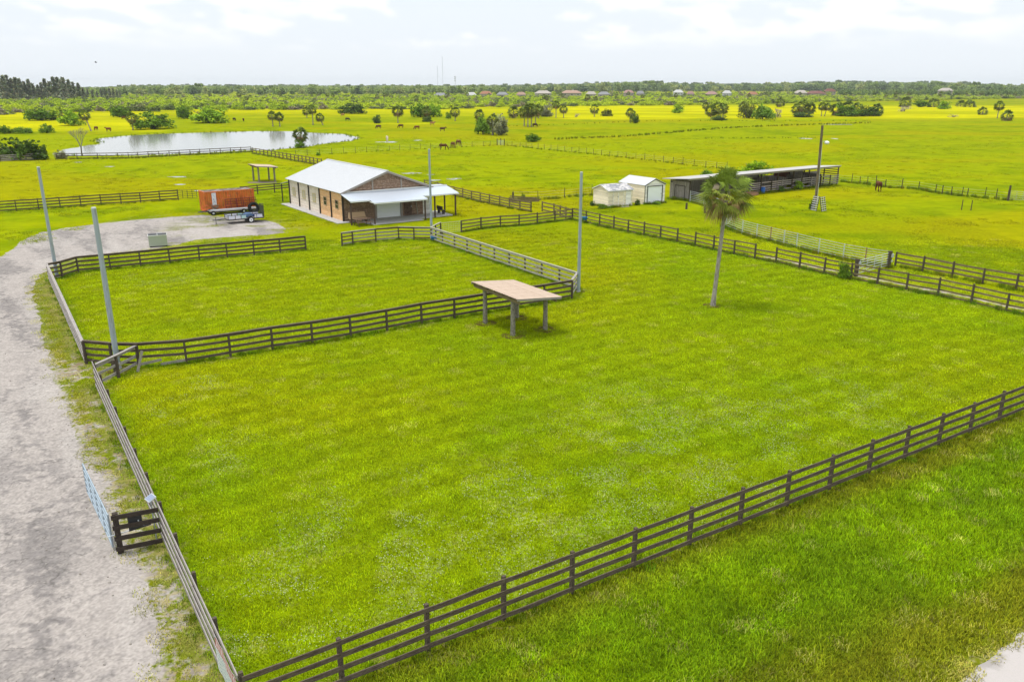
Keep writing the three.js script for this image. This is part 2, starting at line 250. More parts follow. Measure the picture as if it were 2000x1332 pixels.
function driveColor(x, z) {
  const u = x * E1[0] + z * E1[1], v = -x * E1[1] + z * E1[0];
  const n = fbm(u * 0.5, v * 0.14, 4), m = fbm(x * 1.7 + 9, z * 1.7, 4), g = vn(x * 14, z * 14), h = vn(x * 22 + 4, z * 22);
  const d = edgeDist(trackLine, x, z, false), rut = z > -64 ? Math.max(1 - sstep(0.35, 0.75, Math.abs(d - 0.95)), 0) : 0, mid = z > -64 ? 1 - sstep(0.3, 0.9, d) : 0;
  const p = fbm(x * 4.3 + 2, z * 4.3, 3), worn = clamp(sstep(0.44, 0.60, n * 0.52 + m * 0.26 + p * 0.22) * 0.8 + mid * 0.14 * sstep(0.42, 0.58, p) - rut * 0.18 + (p - 0.5) * 0.5, 0, 1);
  let c = mix3([0.325, 0.290, 0.263], [0.19, 0.171, 0.160], worn);
  c = mix3(c, [0.37, 0.335, 0.305], sstep(0.52, 0.7, fbm(u * 0.6 + 40, v * 0.2, 3)) * 0.55);
  c = mix3(c, [0.095, 0.085, 0.078], crack(x, z) * sstep(0.40, 0.6, n + (m - 0.5) * 0.5) * 0.7);
  const k = 0.80 + 0.26 * m + 0.34 * (g - 0.5) + 0.30 * (h - 0.5); c = [c[0] * k, c[1] * k, c[2] * k];
  if (z < -62) { const t = sstep(0.62, 0.70, fbm(x * 0.22 + 5, z * 0.5 + 2, 3) + (g - 0.5) * 0.3 + (m - 0.5) * 0.2) * sstep(-40, -34, x); c = mix3(c, [C.olive[0] * (0.6 + 0.8 * h), C.olive[1] * (0.6 + 0.8 * h), 0.008], t * 0.85); }
  return c;
}
function nearGround(x, z) {
  let c = grassColor(x, z);
  const f = fbm(x * 3.4, z * 3.4, 3), g = vn(x * 17, z * 17), h = vn(x * 9 + 3, z * 9);
  const k = 0.70 + 0.34 * f + 0.36 * (g - 0.5) + 0.28 * (h - 0.5);  // turf toned down, painting in the shade of gaps between blades
  c = [c[0] * k, c[1] * k, c[2] * k];
  if (look(gPad, x, z) < 0 || look(gAre, x, z) < 0) { const s = clover(x, z); if (s > 0) c = mix3(c, C.pale, s * sstep(0.45, 0.8, vn(x * 13 + 7, z * 13)) * 0.55); }
  const [sd, br] = barePatch(x, z);
  if (br > 0) c = mix3(c, mix3(C.brown, C.straw, f), br * (0.55 + 0.45 * sstep(0.3, 0.6, h)));
  if (sd > 0) { const e = mix3(mix3(driveColor(x, z), C.brown, sstep(0.38, 0.7, f) * 0.8 * sstep(0.0, 0.9, look(gRoad, x, z))), C.straw, sstep(0.5, 0.75, h) * 0.6 * sstep(-0.1, 0.6, look(gRoad, x, z))); c = mix3(c, e, sstep(0.25, 0.75, sd + (g - 0.5) * 0.7 + (f - 0.5) * 0.5)); }
  return c;
}
function midGround(x, z) {
  const c = grassColor(x, z), f = fbm(x * 0.9, z * 1.3, 3), g = vn(x * 3.7, z * 3.7), t = sstep(0.64, 0.78, fbm(x * 0.32 + 8, z * 0.5 + 3, 3));
  const k = (0.80 + 0.34 * f + 0.18 * (g - 0.5)) * (1 - 0.13 * t);
  return [c[0] * k, c[1] * k, c[2] * k];
}
function farGround(x, z) {
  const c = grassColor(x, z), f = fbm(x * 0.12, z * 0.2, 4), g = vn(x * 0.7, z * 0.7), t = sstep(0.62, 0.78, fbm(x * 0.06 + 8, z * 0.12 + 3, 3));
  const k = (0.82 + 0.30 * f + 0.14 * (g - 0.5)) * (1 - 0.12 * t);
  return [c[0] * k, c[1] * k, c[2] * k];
}
const MID = [-220, -390, 460, 410], FAR = [-1300, -2300, 2600, 2400];
{
  const sample = ([X, Z, w, d], n, fn) => texture(n, n, (i, j) => fn(X + (i + 0.5) / n * w, Z + (j + 0.5) / n * d), false);
  const turf = (name, more) => { const m = new THREE.MeshPhysicalMaterial({ roughness: 1, specularIntensity: 0, ...more }); m.name = name; return m; };
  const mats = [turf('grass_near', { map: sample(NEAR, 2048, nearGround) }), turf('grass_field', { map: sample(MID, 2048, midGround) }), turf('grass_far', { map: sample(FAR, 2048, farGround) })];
  const pos = [], uv = [], idx = [], groups = [];
  const rect = (x0, z0, x1, z1, R) => { const b = pos.length / 3; pos.push(x0, 0, z0, x1, 0, z0, x1, 0, z1, x0, 0, z1); for (const [x, z] of [[x0, z0], [x1, z0], [x1, z1], [x0, z1]]) uv.push((x - R[0]) / R[2], (z - R[1]) / R[3]); idx.push(b, b + 2, b + 1, b, b + 3, b + 2); };
  const frame = (A, B, R) => { const [x0, z0, x1, z1] = A, [a0, b0, a1, b1] = B; rect(x0, z0, x1, b0, R); rect(x0, b0, a0, b1, R); rect(a1, b0, x1, b1, R); rect(x0, b1, x1, z1, R); };
  const box = (R) => [R[0], R[1], R[0] + R[2], R[1] + R[3]];
  const G3 = new THREE.BufferGeometry(); let at0 = 0; const close = (m) => { G3.addGroup(at0, idx.length - at0, m); at0 = idx.length; };
  rect(...box(NEAR), NEAR); close(0); frame(box(MID), box(NEAR), MID); close(1); frame([-9000, -9000, 9000, 3000], box(MID), FAR); close(2);
  G3.setAttribute('position', new THREE.Float32BufferAttribute(pos, 3)); G3.setAttribute('uv', new THREE.Float32BufferAttribute(uv, 2)); G3.setIndex(idx); G3.computeVertexNormals();
  struct('ground', G3, mats);
}
function sheet(poly, y, R) {                                   // a flat sheet; uv over the rectangle R, or in metres
  const v = poly.map(([x, z]) => new THREE.Vector2(x, -z)); if (THREE.ShapeUtils.isClockWise(v)) { v.reverse(); }
  const tris = THREE.ShapeUtils.triangulateShape(v, []), g = new THREE.BufferGeometry(), p = [], uv = [];
  for (const q of v) { p.push(q.x, y, -q.y); uv.push(R ? (q.x - R[0]) / R[2] : q.x, R ? (-q.y - R[1]) / R[3] : -q.y); }
  g.setAttribute('position', new THREE.Float32BufferAttribute(p, 3)); g.setAttribute('uv', new THREE.Float32BufferAttribute(uv, 2)); g.setIndex(tris.flat()); g.computeVertexNormals();
  if (g.attributes.normal.getY(0) < 0) { g.setIndex(tris.flatMap(([a, b, c]) => [a, c, b])); g.computeVertexNormals(); }
  return g;
}
// the worn shell-rock drive and the white sand lane
{
  const R = [-66, -104, 60, 92], v = [[-66, -104], [-6, -12]];
  const tex = texture(2048, 2048, (i, j) => driveColor(R[0] + (i + 0.5) / 2048 * R[2], R[1] + (j + 0.5) / 2048 * R[3]), false);
  struct('gravel_road', sheet(roadPoly, 0.004, R), plain('shell_rock', [1, 1, 1], 0.95, 0, { map: tex, bumpMap: heights(512, 512, (x, y) => 0.5 * fbm(x * 0.25, y * 0.25, 4) + 0.5 * vn(x * 0.9, y * 0.9)), bumpScale: 0.02 }));
  const sand = texture(1024, 1024, (i, j) => { const x = i / 1024 * 12, z = j / 1024 * 12, n = fbm(x * 1.2, z * 1.2, 4), g = vn(x * 25, z * 25); return mix3([0.39, 0.358, 0.335], [0.28, 0.255, 0.235], clamp(sstep(0.5, 0.75, n) + (g - 0.5) * 0.3, 0, 1)); });
  sand.repeat.set(1 / 12, 1 / 12);
  struct('sand_lane', sheet(lanePoly, 0.012), plain('white_sand', [1, 1, 1], 0.95, 0, { map: sand }));
  const t2 = sand.clone(); t2.repeat.set(1 / 5, 1 / 5);
  const m2 = plain('lane_sand', [0.92, 0.86, 0.74], 0.95, 0, { map: t2 });
  const off = (pts, d) => pts.map((p, i) => { const a = pts[Math.max(0, i - 1)], b = pts[Math.min(pts.length - 1, i + 1)], L = dist(a, b); return [p[0] + (b[1] - a[1]) / L * d, p[1] - (b[0] - a[0]) / L * d]; });
  const run = f9Posts.slice(11);
  struct('sandy_path', sheet(roughen([...off(run, 1.1), ...off(run, 2.0).reverse()], 0.5, 0.22, 4.4), 0.008), m2);
}
// the pond and the standing water in the fields
const waterMat = new THREE.MeshPhysicalMaterial({ roughness: 0.1, ior: 1.33, specularIntensity: 1 }); waterMat.name = 'pond_water'; waterMat.color.setRGB(0.20, 0.205, 0.185);
waterMat.bumpMap = heights(256, 256, (x, y) => fbm(x / 16, y / 16, 4)); waterMat.bumpMap.repeat.set(0.2, 0.2); waterMat.bumpScale = 0.0015;
const pondRaw = line([[105, 301.5], [112, 297.5], [125, 292], [155, 286], [175, 283.5], [192, 281.5], [188, 276], [186, 271.5], [215, 268], [250, 265], [300, 262.3], [350, 260.3], [420, 258.4], [500, 256.3], [575, 256.8], [622, 260], [650, 261.3], [671, 262], [690, 266], [705, 269.5], [690, 274], [675, 276.3], [632, 281.5], [595, 287], [550, 291.2], [530, 294], [505, 293.5], [480, 294], [430, 297], [330, 301.5], [250, 304], [180, 304.5], [120, 304]]);
const pondPoly = roughen(pondRaw, 2.2, 0.9, 5.5);
struct('pond', sheet(pondPoly, 0.02), waterMat);
const puddle = (px, py, w, h, s) => { const c = at(px, py), e = at(px, py - h * 0.36), d = Math.abs(e[1] - c[1]), hw = perPixel(c) * w * 0.42; const p = Array.from({ length: 26 }, (_, i) => { const a = i / 26 * 6.2832, k = 0.5 + 0.9 * vn(Math.cos(a) * 1.7 + s, Math.sin(a) * 1.7 + s * 2); return [c[0] + Math.cos(a) * hw * k, c[1] + Math.sin(a) * d * k]; }); struct('puddle', sheet(p, 0.015), waterMat); };
[[347, 345.4, 46, 3, 1], [349, 360.5, 26, 2.5, 2], [152, 317, 18, 2, 3], [212, 325.5, 22, 2, 4], [1572, 270.5, 34, 2.6, 5], [1632, 271, 12, 2, 6], [1636, 243.4, 60, 2.2, 7], [803, 338.5, 42, 3.4, 8], [886, 349.5, 34, 4, 9], [842, 341, 20, 2.4, 10], [817, 274, 20, 2, 11], [388, 372.5, 20, 3, 12], [850, 352, 24, 3, 13], [756, 277.5, 44, 3, 14]].forEach((p) => puddle(...p));

// ------------------------------------------------------------------ small shape helpers
function box(w, h, d, x = 0, y = 0, z = 0) { const g = new THREE.BoxGeometry(w, h, d); g.translate(x, y, z); return g; }
function cyl(r0, r1, h, n = 8, x = 0, y = 0, z = 0) { const g = new THREE.CylinderGeometry(r1, r0, h, n); g.translate(x, y + h / 2, z); return g; }
function bar(a, b, r, n = 6) { const A = new THREE.Vector3(...a), B = new THREE.Vector3(...b), d = B.clone().sub(A), g = new THREE.CylinderGeometry(r, r, d.length(), n); g.applyQuaternion(new THREE.Quaternion().setFromUnitVectors(new THREE.Vector3(0, 1, 0), d.clone().normalize())); g.translate((A.x + B.x) / 2, (A.y + B.y) / 2, (A.z + B.z) / 2); return g; }
function plank(a, b, w, t) { const A = new THREE.Vector3(...a), B = new THREE.Vector3(...b), d = B.clone().sub(A), g = new THREE.BoxGeometry(d.length(), w, t), n = d.clone().normalize(); const yaw = Math.atan2(-n.z, n.x), pitch = Math.asin(n.y); g.rotateZ(pitch); g.rotateY(yaw); g.translate((A.x + B.x) / 2, (A.y + B.y) / 2, (A.z + B.z) / 2); return g; }
function poly3(rings) { const p = [], idx = []; for (const r of rings) { const b = p.length / 3; for (const v of r) p.push(...v); for (let i = 2; i < r.length; i++) idx.push(b, b + i - 1, b + i); } const g = new THREE.BufferGeometry(); g.setAttribute('position', new THREE.Float32BufferAttribute(p, 3)); g.setIndex(idx); g.computeVertexNormals(); return g; }
function extr(pts, depth, bevel = 0) { const s = new THREE.Shape(pts.map(([x, y]) => new THREE.Vector2(x, y))); return new THREE.ExtrudeGeometry(s, { depth, bevelEnabled: bevel > 0, bevelSize: bevel, bevelThickness: bevel, bevelSegments: 1 }); }
const merge = (...g) => mergeGeometries(g.flat().map((q) => { const r = q.index ? q.toNonIndexed() : q; for (const k of Object.keys(r.attributes)) if (!['position', 'normal', 'uv'].includes(k)) r.deleteAttribute(k); if (!r.attributes.uv) r.setAttribute('uv', new THREE.Float32BufferAttribute(new Float32Array(r.attributes.position.count * 2), 2)); return r; }));
const metres = (g, s = 1) => { const p = g.attributes.position, n = g.attributes.normal, uv = new Float32Array(p.count * 2); for (let i = 0; i < p.count; i++) { const ax = Math.abs(n.getX(i)), ay = Math.abs(n.getY(i)), az = Math.abs(n.getZ(i)); uv[2 * i] = (ax > az && ax > ay ? p.getZ(i) : p.getX(i)) * s; uv[2 * i + 1] = (ay > ax && ay > az ? p.getZ(i) : p.getY(i)) * s; } g.setAttribute('uv', new THREE.BufferAttribute(uv, 2)); return g; };

// ------------------------------------------------------------------ timber fences: every post and every board its own piece
const boardGeos = [0, 1, 2, 3, 4].map((k) => { const g = new THREE.BoxGeometry(1, 1, 1, 5, 1, 1), p = g.attributes.position, r = rng(k + 5), a = (r() - 0.5) * 0.16, b = (r() - 0.5) * 0.12, o = r(); for (let i = 0; i < p.count; i++) { const x = p.getX(i); p.setY(i, p.getY(i) + a * Math.sin((x + 0.5) * Math.PI) + b * Math.sin((x + 0.5) * 6.28)); } const uv = g.attributes.uv; for (let i = 0; i < uv.count; i++) uv.setXY(i, uv.getX(i) * 0.9 + o, uv.getY(i) * 0.6 + o * 3); g.computeVertexNormals(); return g; });
const postGeo = (() => { const g = new THREE.BoxGeometry(1, 1, 1, 1, 3, 1); g.translate(0, 0.5, 0); const p = g.attributes.position; for (let i = 0; i < p.count; i++) if (p.getY(i) > 0.99) { p.setX(i, p.getX(i) * 0.86); p.setZ(i, p.getZ(i) * 0.86); } g.computeVertexNormals(); return g; })();
function timberFence(label, posts, o) {
  const { h = 1.4, boards = 4, side = 1, wood = darkWood, postMat = postWood, cap = false, post = 0.115, levels, seed = 1, skip = () => false, wobble = 0.02, width = 0.145, noEnd = false } = o;
  const r = rng(seed * 97), P0 = posts[0], t = thing('timber_fence', label, 'fence', [P0[0], 0, P0[1]]), L = posts.map(([x, z]) => [x - P0[0], z - P0[1]]);
  const lv = levels ?? Array.from({ length: boards }, (_, i) => (h - 0.085) - i * (h - 0.30) / (boards - 1));
  const hs = L.map(() => h + (r() - 0.35) * wobble * 2);
  L.forEach(([x, z], i) => {
    if (noEnd && i === L.length - 1) return;
    const a = L[Math.max(0, i - 1)], b = L[Math.min(L.length - 1, i + 1)], m = part(t, 'post', postGeo, postMat);
    m.position.set(x, -0.02, z); m.rotation.set((r() - 0.5) * 0.03, Math.atan2(-(b[1] - a[1]), b[0] - a[0]), (r() - 0.5) * 0.03); m.scale.set(post, hs[i] + 0.02 + (cap ? -0.03 : 0.02), post);
  });
  for (let i = 0; i + 1 < L.length; i++) {
    const a = L[i], b = L[i + 1], d = dist(a, b), dx = (b[0] - a[0]) / d, dz = (b[1] - a[1]) / d, off = side * (post / 2 + 0.016), yaw = Math.atan2(-dz, dx);
    lv.forEach((y, k) => {
      if (skip(i, k)) return;
      const y0 = y + (r() - 0.5) * wobble, y1 = y + (r() - 0.5) * wobble, m = part(t, 'board', boardGeos[Math.floor(r() * 5)], wood[Math.floor(r() * wood.length)]);
      m.position.set((a[0] + b[0]) / 2 - dz * off, (y0 + y1) / 2, (a[1] + b[1]) / 2 + dx * off);
      m.rotation.order = 'YXZ'; m.rotation.set((r() - 0.5) * 0.05, yaw, Math.atan2(y1 - y0, d)); m.scale.set(d * (k % 2 ? 1.008 : 1.0) - 0.004, width * (0.94 + 0.1 * r()), 0.03);
    });
    if (cap) { const m = part(t, 'cap_board', boardGeos[Math.floor(r() * 5)], wood[Math.floor(r() * wood.length)]); m.position.set((a[0] + b[0]) / 2 - dz * side * 0.03, h + 0.012, (a[1] + b[1]) / 2 + dx * side * 0.03); m.rotation.order = 'YXZ'; m.rotation.set(0, yaw, 0); m.scale.set(d + 0.01, 0.034, 0.17); }
  }
  return t;
}
timberFence('long dark four-board fence between the big paddock and the verge by the sand lane', [...f1Posts, CORNER], { h: 1.44, side: 1, wood: darkWood, seed: 1 });
timberFence('four-board fence with bleached road side beside the shell-rock drive, carrying the banner', f2Posts, { h: 1.46, side: -1, wood: greyWood, seed: 2 });
timberFence('short sagging three-board fence cutting the corner by the blue-grey pole at the drive', d1Posts, { h: 1.22, side: -1, wood: greyWood, seed: 3, levels: [1.1, 0.66, 0.24], skip: (i, k) => false, wobble: 0.07, cap: true });
timberFence('short dark capped fence joining the arena corner to the sagging corner fence', eLow, { h: 1.34, side: -1, wood: darkWood, seed: 4, cap: true });
timberFence('dark capped four-board fence behind the shelter, between arena and big paddock', f3Posts, { h: 1.34, side: -1, wood: darkWood, seed: 5, cap: true, skip: (i, k) => i === 0 && k === 3 });
{ const a = f3Posts[0], b = f3Posts[1], p = (t, y) => [(b[0] - a[0]) * t, y, (b[1] - a[1]) * t + 0.09]; for (const [t0, y0, t1, y1, lab] of [[0.0, 0.16, 0.5, 0.36, 'split lower board end sprung up beside the sagging corner'], [0.47, 0.10, 0.99, 0.24, 'fallen lower board still nailed to the second post from the sagging corner']]) solo('broken_board', lab, 'board', plank(p(t0, y0), p(t1, y1), 0.145, 0.03), greyWood[2], [a[0], 0, a[1]]); }
timberFence('very short fence panel turning the corner at the pole nearest the shelter', f3Turn, { h: 1.36, side: -1, wood: greyWood, seed: 6, cap: true });
timberFence('pale lichen-grey capped fence running from the shelter corner back to the barn pole', f5Posts, { h: 1.3, side: -1, wood: paleWood, seed: 7, cap: true });
timberFence('weathered capped fence closing the arena just in front of the barn', f6Posts, { h: 1.27, side: -1, wood: [greyWood[1], mossWood[0], greyWood[2]], seed: 8, cap: true });
timberFence('short pale fence wing beside the wire gate near the barn pole', f7Posts, { h: 1.25, side: -1, wood: paleWood, seed: 9, cap: true });
timberFence('mossy four-board fence from the wire gate to the far paddock corner', f8Posts, { h: 1.22, side: -1, wood: mossWood, seed: 10, levels: [1.12, 0.78, 0.44, 0.1], wobble: 0.05 });
timberFence('long mossy broken-edged fence along the sandy path, with a bush growing in it', f9Posts, { h: 1.3, side: -1, wood: mossWood, seed: 11, levels: [1.2, 0.82, 0.45, 0.1], wobble: 0.06, width: 0.12, skip: (i, k) => k === 0 && (i === 7 || i === 11) });
timberFence('four-board fence along the curve of the drive, west edge of the arena', leftPosts, { h: 1.3, side: 1, wood: greyWood, seed: 12, cap: true });
timberFence('dark capped fence between arena and gravel yard, behind it a pale chest', topPosts, { h: 1.3, side: -1, wood: darkWood, seed: 13, cap: true });
timberFence('rail fence with many close posts running from the pond corner toward the barn roof', lanePosts, { h: 1.3, side: 1, wood: mossWood, seed: 14, post: 0.15, boards: 3, wobble: 0.05 });
timberFence('mossy fence running from behind the porch posts to the paddock corner', lanePosts2, { h: 1.25, side: 1, wood: mossWood, seed: 15, wobble: 0.06 });
timberFence('short thin fence spur of three rails meeting the far paddock corner', spurPosts, { h: 1.2, side: 1, wood: mossWood, seed: 16, boards: 3, wobble: 0.05 });
timberFence('dark four-board fence crossing the left field behind the two tall drive poles', farLeft, { h: 1.35, side: -1, wood: darkWood, seed: 17 });
timberFence('dark board fence between the rusty container and the barn', farLeft2, { h: 1.3, side: -1, wood: darkWood, seed: 18, skip: (i, k) => k === 3 });
timberFence('dark rail fence along the near bank of the pond', pondPosts, { h: 1.25, side: -1, wood: darkWood, seed: 19, boards: 3 });
timberFence('grey boards of a fence half swallowed by the dark thicket left of the pond', darkLeft, { h: 1.3, side: -1, wood: greyWood, seed: 20, boards: 4, width: 0.2 });
timberFence('mossy three-board fence beyond the sandy path, starting at the steel gate', f14Posts, { h: 1.25, side: -1, wood: mossWood, seed: 21, levels: [1.15, 0.72, 0.36], wobble: 0.06 });
// the leaning loose board at the sagging corner
{ const p = at(268, 727); const m = solo('loose_board', 'loose grey board leaning upright against the sagging corner fence', 'board', plank([0, 0.02, 0], [0.28, 1.12, -0.25], 0.14, 0.028), greyWood[1], [p[0], 0, p[1]]); m.rotation.x = 0.02; }

function wireFence(label, posts, o = {}) {
  const { h = 1.3, r: rad = 0.05, seed = 1, strands = [0.35, 0.7, 1.05], mat = postWood } = o, q = rng(seed * 31), P0 = posts[0], t = thing('wire_fence', label, 'fence', [P0[0], 0, P0[1]]), g = new THREE.CylinderGeometry(0.8, 1, 1, 6); g.translate(0, 0.5, 0);
  posts.forEach(([x, z]) => { const m = part(t, 'post', g, mat), k = 0.8 + q() * 0.5; m.position.set(x - P0[0], -0.02, z - P0[1]); m.scale.set(rad * k, h * (0.86 + 0.3 * q()), rad * k); m.rotation.set((q() - 0.5) * 0.09, q() * 6, (q() - 0.5) * 0.09); });
  const w = []; for (let i = 0; i + 1 < posts.length; i++) for (const y of strands) w.push(bar([posts[i][0] - P0[0], y, posts[i][1] - P0[1]], [posts[i + 1][0] - P0[0], y, posts[i + 1][1] - P0[1]], 0.006, 4));
  part(t, 'wire', merge(w), galvanised);
  return t;
}
wireFence('wire fence on dark posts crossing the field in front of the grazing horses', wireA, { seed: 2, h: 1.35 });
wireFence('long wire fence on thin posts from the field gate down behind the stable', wireB, { seed: 3 });
wireFence('wire fence on uneven posts beside the standing chestnut horse', wireC, { seed: 4, h: 1.35, r: 0.06 });
wireFence('wire fence on sparse posts leading to the cream sheds', wireD, { seed: 5, h: 1.35 });
{ const [a, b] = [at(971, 283.8), at(985, 284.2)], t = thing('field_gate', 'small grey field gate between two taller posts near the grazing horses', 'gate', [a[0], 0, a[1]]); for (const [x, z] of [a, b, at(978, 283.5)]) part(t, 'gate_post', cyl(0.11, 0.1, 1.7, 7, x - a[0], 0, z - a[1]), postWood); for (const y of [0.3, 0.6, 0.9, 1.2]) part(t, 'gate_rail', bar([0, y, 0], [b[0] - a[0], y, b[1] - a[1]], 0.03), galvanised); }

// wire gate by the barn pole
{ const a = at(861, 458), b = at(901, 453.5), L = dist(a, b), t = thing('wire_gate', 'slack wire gate closing the gap between the pale wing and the mossy fence', 'gate', [a[0], 0, a[1]], Math.atan2(-(b[1] - a[1]), b[0] - a[0]));
  for (const y of [0.15, 0.35, 0.55, 0.75, 0.95, 1.18]) part(t, 'strand', bar([0.05, y, 0], [L - 0.05, y - 0.03, 0], y > 1.1 ? 0.022 : 0.011, 5), whitePipe);
  part(t, 'mesh', merge(Array.from({ length: 12 }, (_, i) => bar([L * (i + 0.5) / 12, 0.14, 0], [L * (i + 0.5) / 12, 1.17, 0], 0.006, 4))), galvanised); }
function pipeGate(label, a, b, o = {}) {
  const { h = 1.3, low = 0.2, rails = 6, mat = galvanised, r = 0.022, ups = 3, name = 'steel_gate', cat = 'gate', tilt = 0 } = o, L = dist(a, b), t = thing(name, label, cat, [a[0], 0, a[1]], Math.atan2(-(b[1] - a[1]), b[0] - a[0])); t.rotation.order = 'YXZ'; t.rotation.x = tilt;
  for (let k = 0; k < rails; k++) part(t, 'rail', bar([0.02, lerp(low, h, k / (rails - 1)), 0], [L - 0.02, lerp(low, h, k / (rails - 1)), 0], r), mat);
  for (let k = 0; k < ups + 2; k++) { const x = clamp(L * k / (ups + 1), r, L - r); part(t, 'upright', bar([x, low - 0.03, 0.001], [x, h + 0.03, 0.001], r * 1.15), mat); }
  return t;
}
function pipeFence(label, posts, o = {}) {
  const { h = 1.35, rails = 6, mat = whitePipe, low = 0.25, name = 'pipe_fence' } = o, P0 = posts[0], t = thing(name, label, 'fence', [P0[0], 0, P0[1]]), q = rng(9);
  const L = posts.map(([x, z]) => [x - P0[0], z - P0[1]]);
  L.forEach(([x, z], i) => part(t, 'post', cyl(0.05, 0.05, h + 0.05, 8, x, 0, z), i % 5 === 3 ? plain('rusty_pipe', [0.26, 0.14, 0.09], 0.8) : galvanised));
  for (let i = 0; i + 1 < L.length; i++) for (let k = 0; k < rails; k++) { const y = lerp(low, h, k / (rails - 1)) + (q() - 0.5) * 0.02; part(t, 'rail', bar([L[i][0], y, L[i][1]], [L[i + 1][0], y, L[i + 1][1]], 0.021), mat); }
  return t;
}
pipeFence('grey pipe rail fence from the stable corner to behind the palm', pipePosts, { mat: galvanised });
pipeFence('curving white pipe rail fence from behind the palm to the steel gate', pipePosts2, {});
pipeGate('white pipe gate standing open behind the palm trunk', at(1432, 428), at(1419, 443), { mat: whitePipe, h: 1.5, rails: 6 });
pipeGate('silver pipe gate across the sandy path between the two mossy fences', at(1736, 522.5), at(1677, 538), { h: 1.25, rails: 6 });
pipeGate('white field gate hung on the thick post in the wire fence', at(1972, 391.8), at(2024, 394.5), { mat: whitePipe, h: 1.25, rails: 5 });
pipeGate('dark pipe gate beside the rusty container in the left field fence', at(347.5, 390.6), at(385, 388.5), { mat: blackSteel, h: 1.25, rails: 5, r: 0.03 });
{ const [a, b] = [at(1736, 523), at(1672, 540)]; for (const [p, lab] of [[a, 'thick dark gate post holding the hinges of the silver pipe gate'], [b, 'dark gate post by the bush where the silver pipe gate latches']]) { const t = thing('gate_post', lab, 'post', [p[0], 0, p[1]]); part(t, 'shaft', merge(box(0.26, 1.42, 0.26, 0, 0.71, 0)), postWood); part(t, 'hinge', merge(box(0.2, 0.3, 0.3, 0.16, 1.05, 0.0), box(0.16, 0.14, 0.28, 0.16, 0.6, 0)), galvanised); } }
// lone posts
for (const [px, py, top, lab] of [[1341, 408.5, 396, 'short dark stump post on the grass in front of the plank wall'], [1377, 415.5, 401, 'short dark stump post just before the pipe fence by the palm crown'], [1403, 415, 403, 'brown leaning stub beside the pipe fence left of the palm trunk'], [1879, 410, 390, 'thin bare post, first of two standing loose in the grass'], [1897.5, 411, 391, 'thin bare post, second of two standing loose in the grass'], [1002, 391, 375.5, 'thick dark strainer post above the leaning boards by the paddock corner'], [1970, 392.2, 362, 'tall thick post carrying the white field gate'], [227, 733, 703, 'dark stub post behind the sagging corner fence']]) {
  const p = at(px, py), h = heightAt(p, top), thin = lab.startsWith('thin'); solo('wooden_post', lab, 'post', cyl(thin ? 0.06 : 0.14, thin ? 0.05 : 0.12, h, 8), postWood, [p[0], -0.01, p[1]]);
}
{ const t = thing('board_pile', 'loose dark boards leaning in a heap at the thick strainer post', 'boards', [...((p) => [p[0], 0, p[1]])(at(1003, 394))]); for (const [y, z, l, s] of [[0.75, 0.1, 3.6, -0.16], [0.5, 0.18, 4.1, -0.13], [0.3, 0.26, 3.2, -0.1], [0.14, 0.4, 3.9, -0.03]]) part(t, 'plank', plank([-0.5, y, z], [l - 0.5, y + s * 2.2, z - 0.5], 0.16, 0.04), mossWood[(l * 10 | 0) % 3]); }

// ------------------------------------------------------------------ the drive gate, its fence wing and opener
{
  const hinge = at(221, 1076), far = at(171, 968);
  pipeGate('galvanised tube gate standing wide open beside the drive', hinge, far, { h: 1.3, low: 0.16, rails: 6, r: 0.026, ups: 3, mat: plain('zinc_tube', [0.33, 0.40, 0.46], 0.4, 0.3) });
  const a = at(234, 1083), b = at(322, 1064), L = dist(a, b), t = thing('gate_wing', 'short near-black four-board fence wing at the drive gate', 'fence', [a[0], 0, a[1]], Math.atan2(-(b[1] - a[1]), b[0] - a[0]));
  part(t, 'post', box(0.17, 1.46, 0.17, 0.02, 0.72, -0.11), blackWood[0]);
  [1.34, 0.97, 0.58, 0.2].forEach((y, k) => part(t, 'board', plank([-0.1, y + 0.01, 0.005], [L - 0.06, y - 0.01, 0.005], 0.155, 0.04), blackWood[k % 2]));
  const c = [lerp(a[0], b[0], 0.42), lerp(a[1], b[1], 0.42)], yaw = Math.atan2(-(b[1] - a[1]), b[0] - a[0]);
  const bx = thing('control_box', 'dark control box hung behind the top board of the gate wing', 'box', [c[0], 0, c[1]], yaw); part(bx, 'housing', merge(box(0.42, 0.46, 0.24, 0, 1.02, -0.16), box(0.46, 0.03, 0.28, 0, 1.265, -0.16)), blackSteel); part(bx, 'latch', box(0.04, 0.08, 0.02, 0.1, 1.05, -0.035), galvanised);
  const o = thing('gate_opener', 'black ram of the gate opener between post and open gate', 'gate opener', [a[0], 0, a[1]], yaw); part(o, 'cylinder', bar([0.35, 0.66, -0.24], [1.02, 0.7, -0.34], 0.035, 8), blackSteel); part(o, 'rod', bar([-0.3, 0.64, -0.14], [0.37, 0.66, -0.24], 0.016, 6), galvanised);
  const s = at(309, 1058), sp = thing('solar_panel', 'small tilted solar panel on a stub above the fence at the drive gate', 'solar panel', [s[0] - 0.12, 0, s[1] - 0.12], -0.75); part(sp, 'stub', cyl(0.025, 0.025, 1.52, 8), galvanised);
  const tip = (g) => { g.rotateX(0.42); g.translate(0, 1.57, 0); return g; }; const fr = part(sp, 'frame', tip(box(0.36, 0.03, 0.28, 0, 0, 0)), galvanised); const cells = part(sp, 'cell_sheet', tip(box(0.32, 0.008, 0.24, 0, 0.018, 0)), plain('solar_cells', [1, 1, 1], 0.35, 0, { map: texture(128, 96, (x, y) => (x % 21 < 1 || y % 24 < 1 ? [0.42, 0.45, 0.5] : [0.17, 0.21, 0.30])) })); void fr; void cells;
}
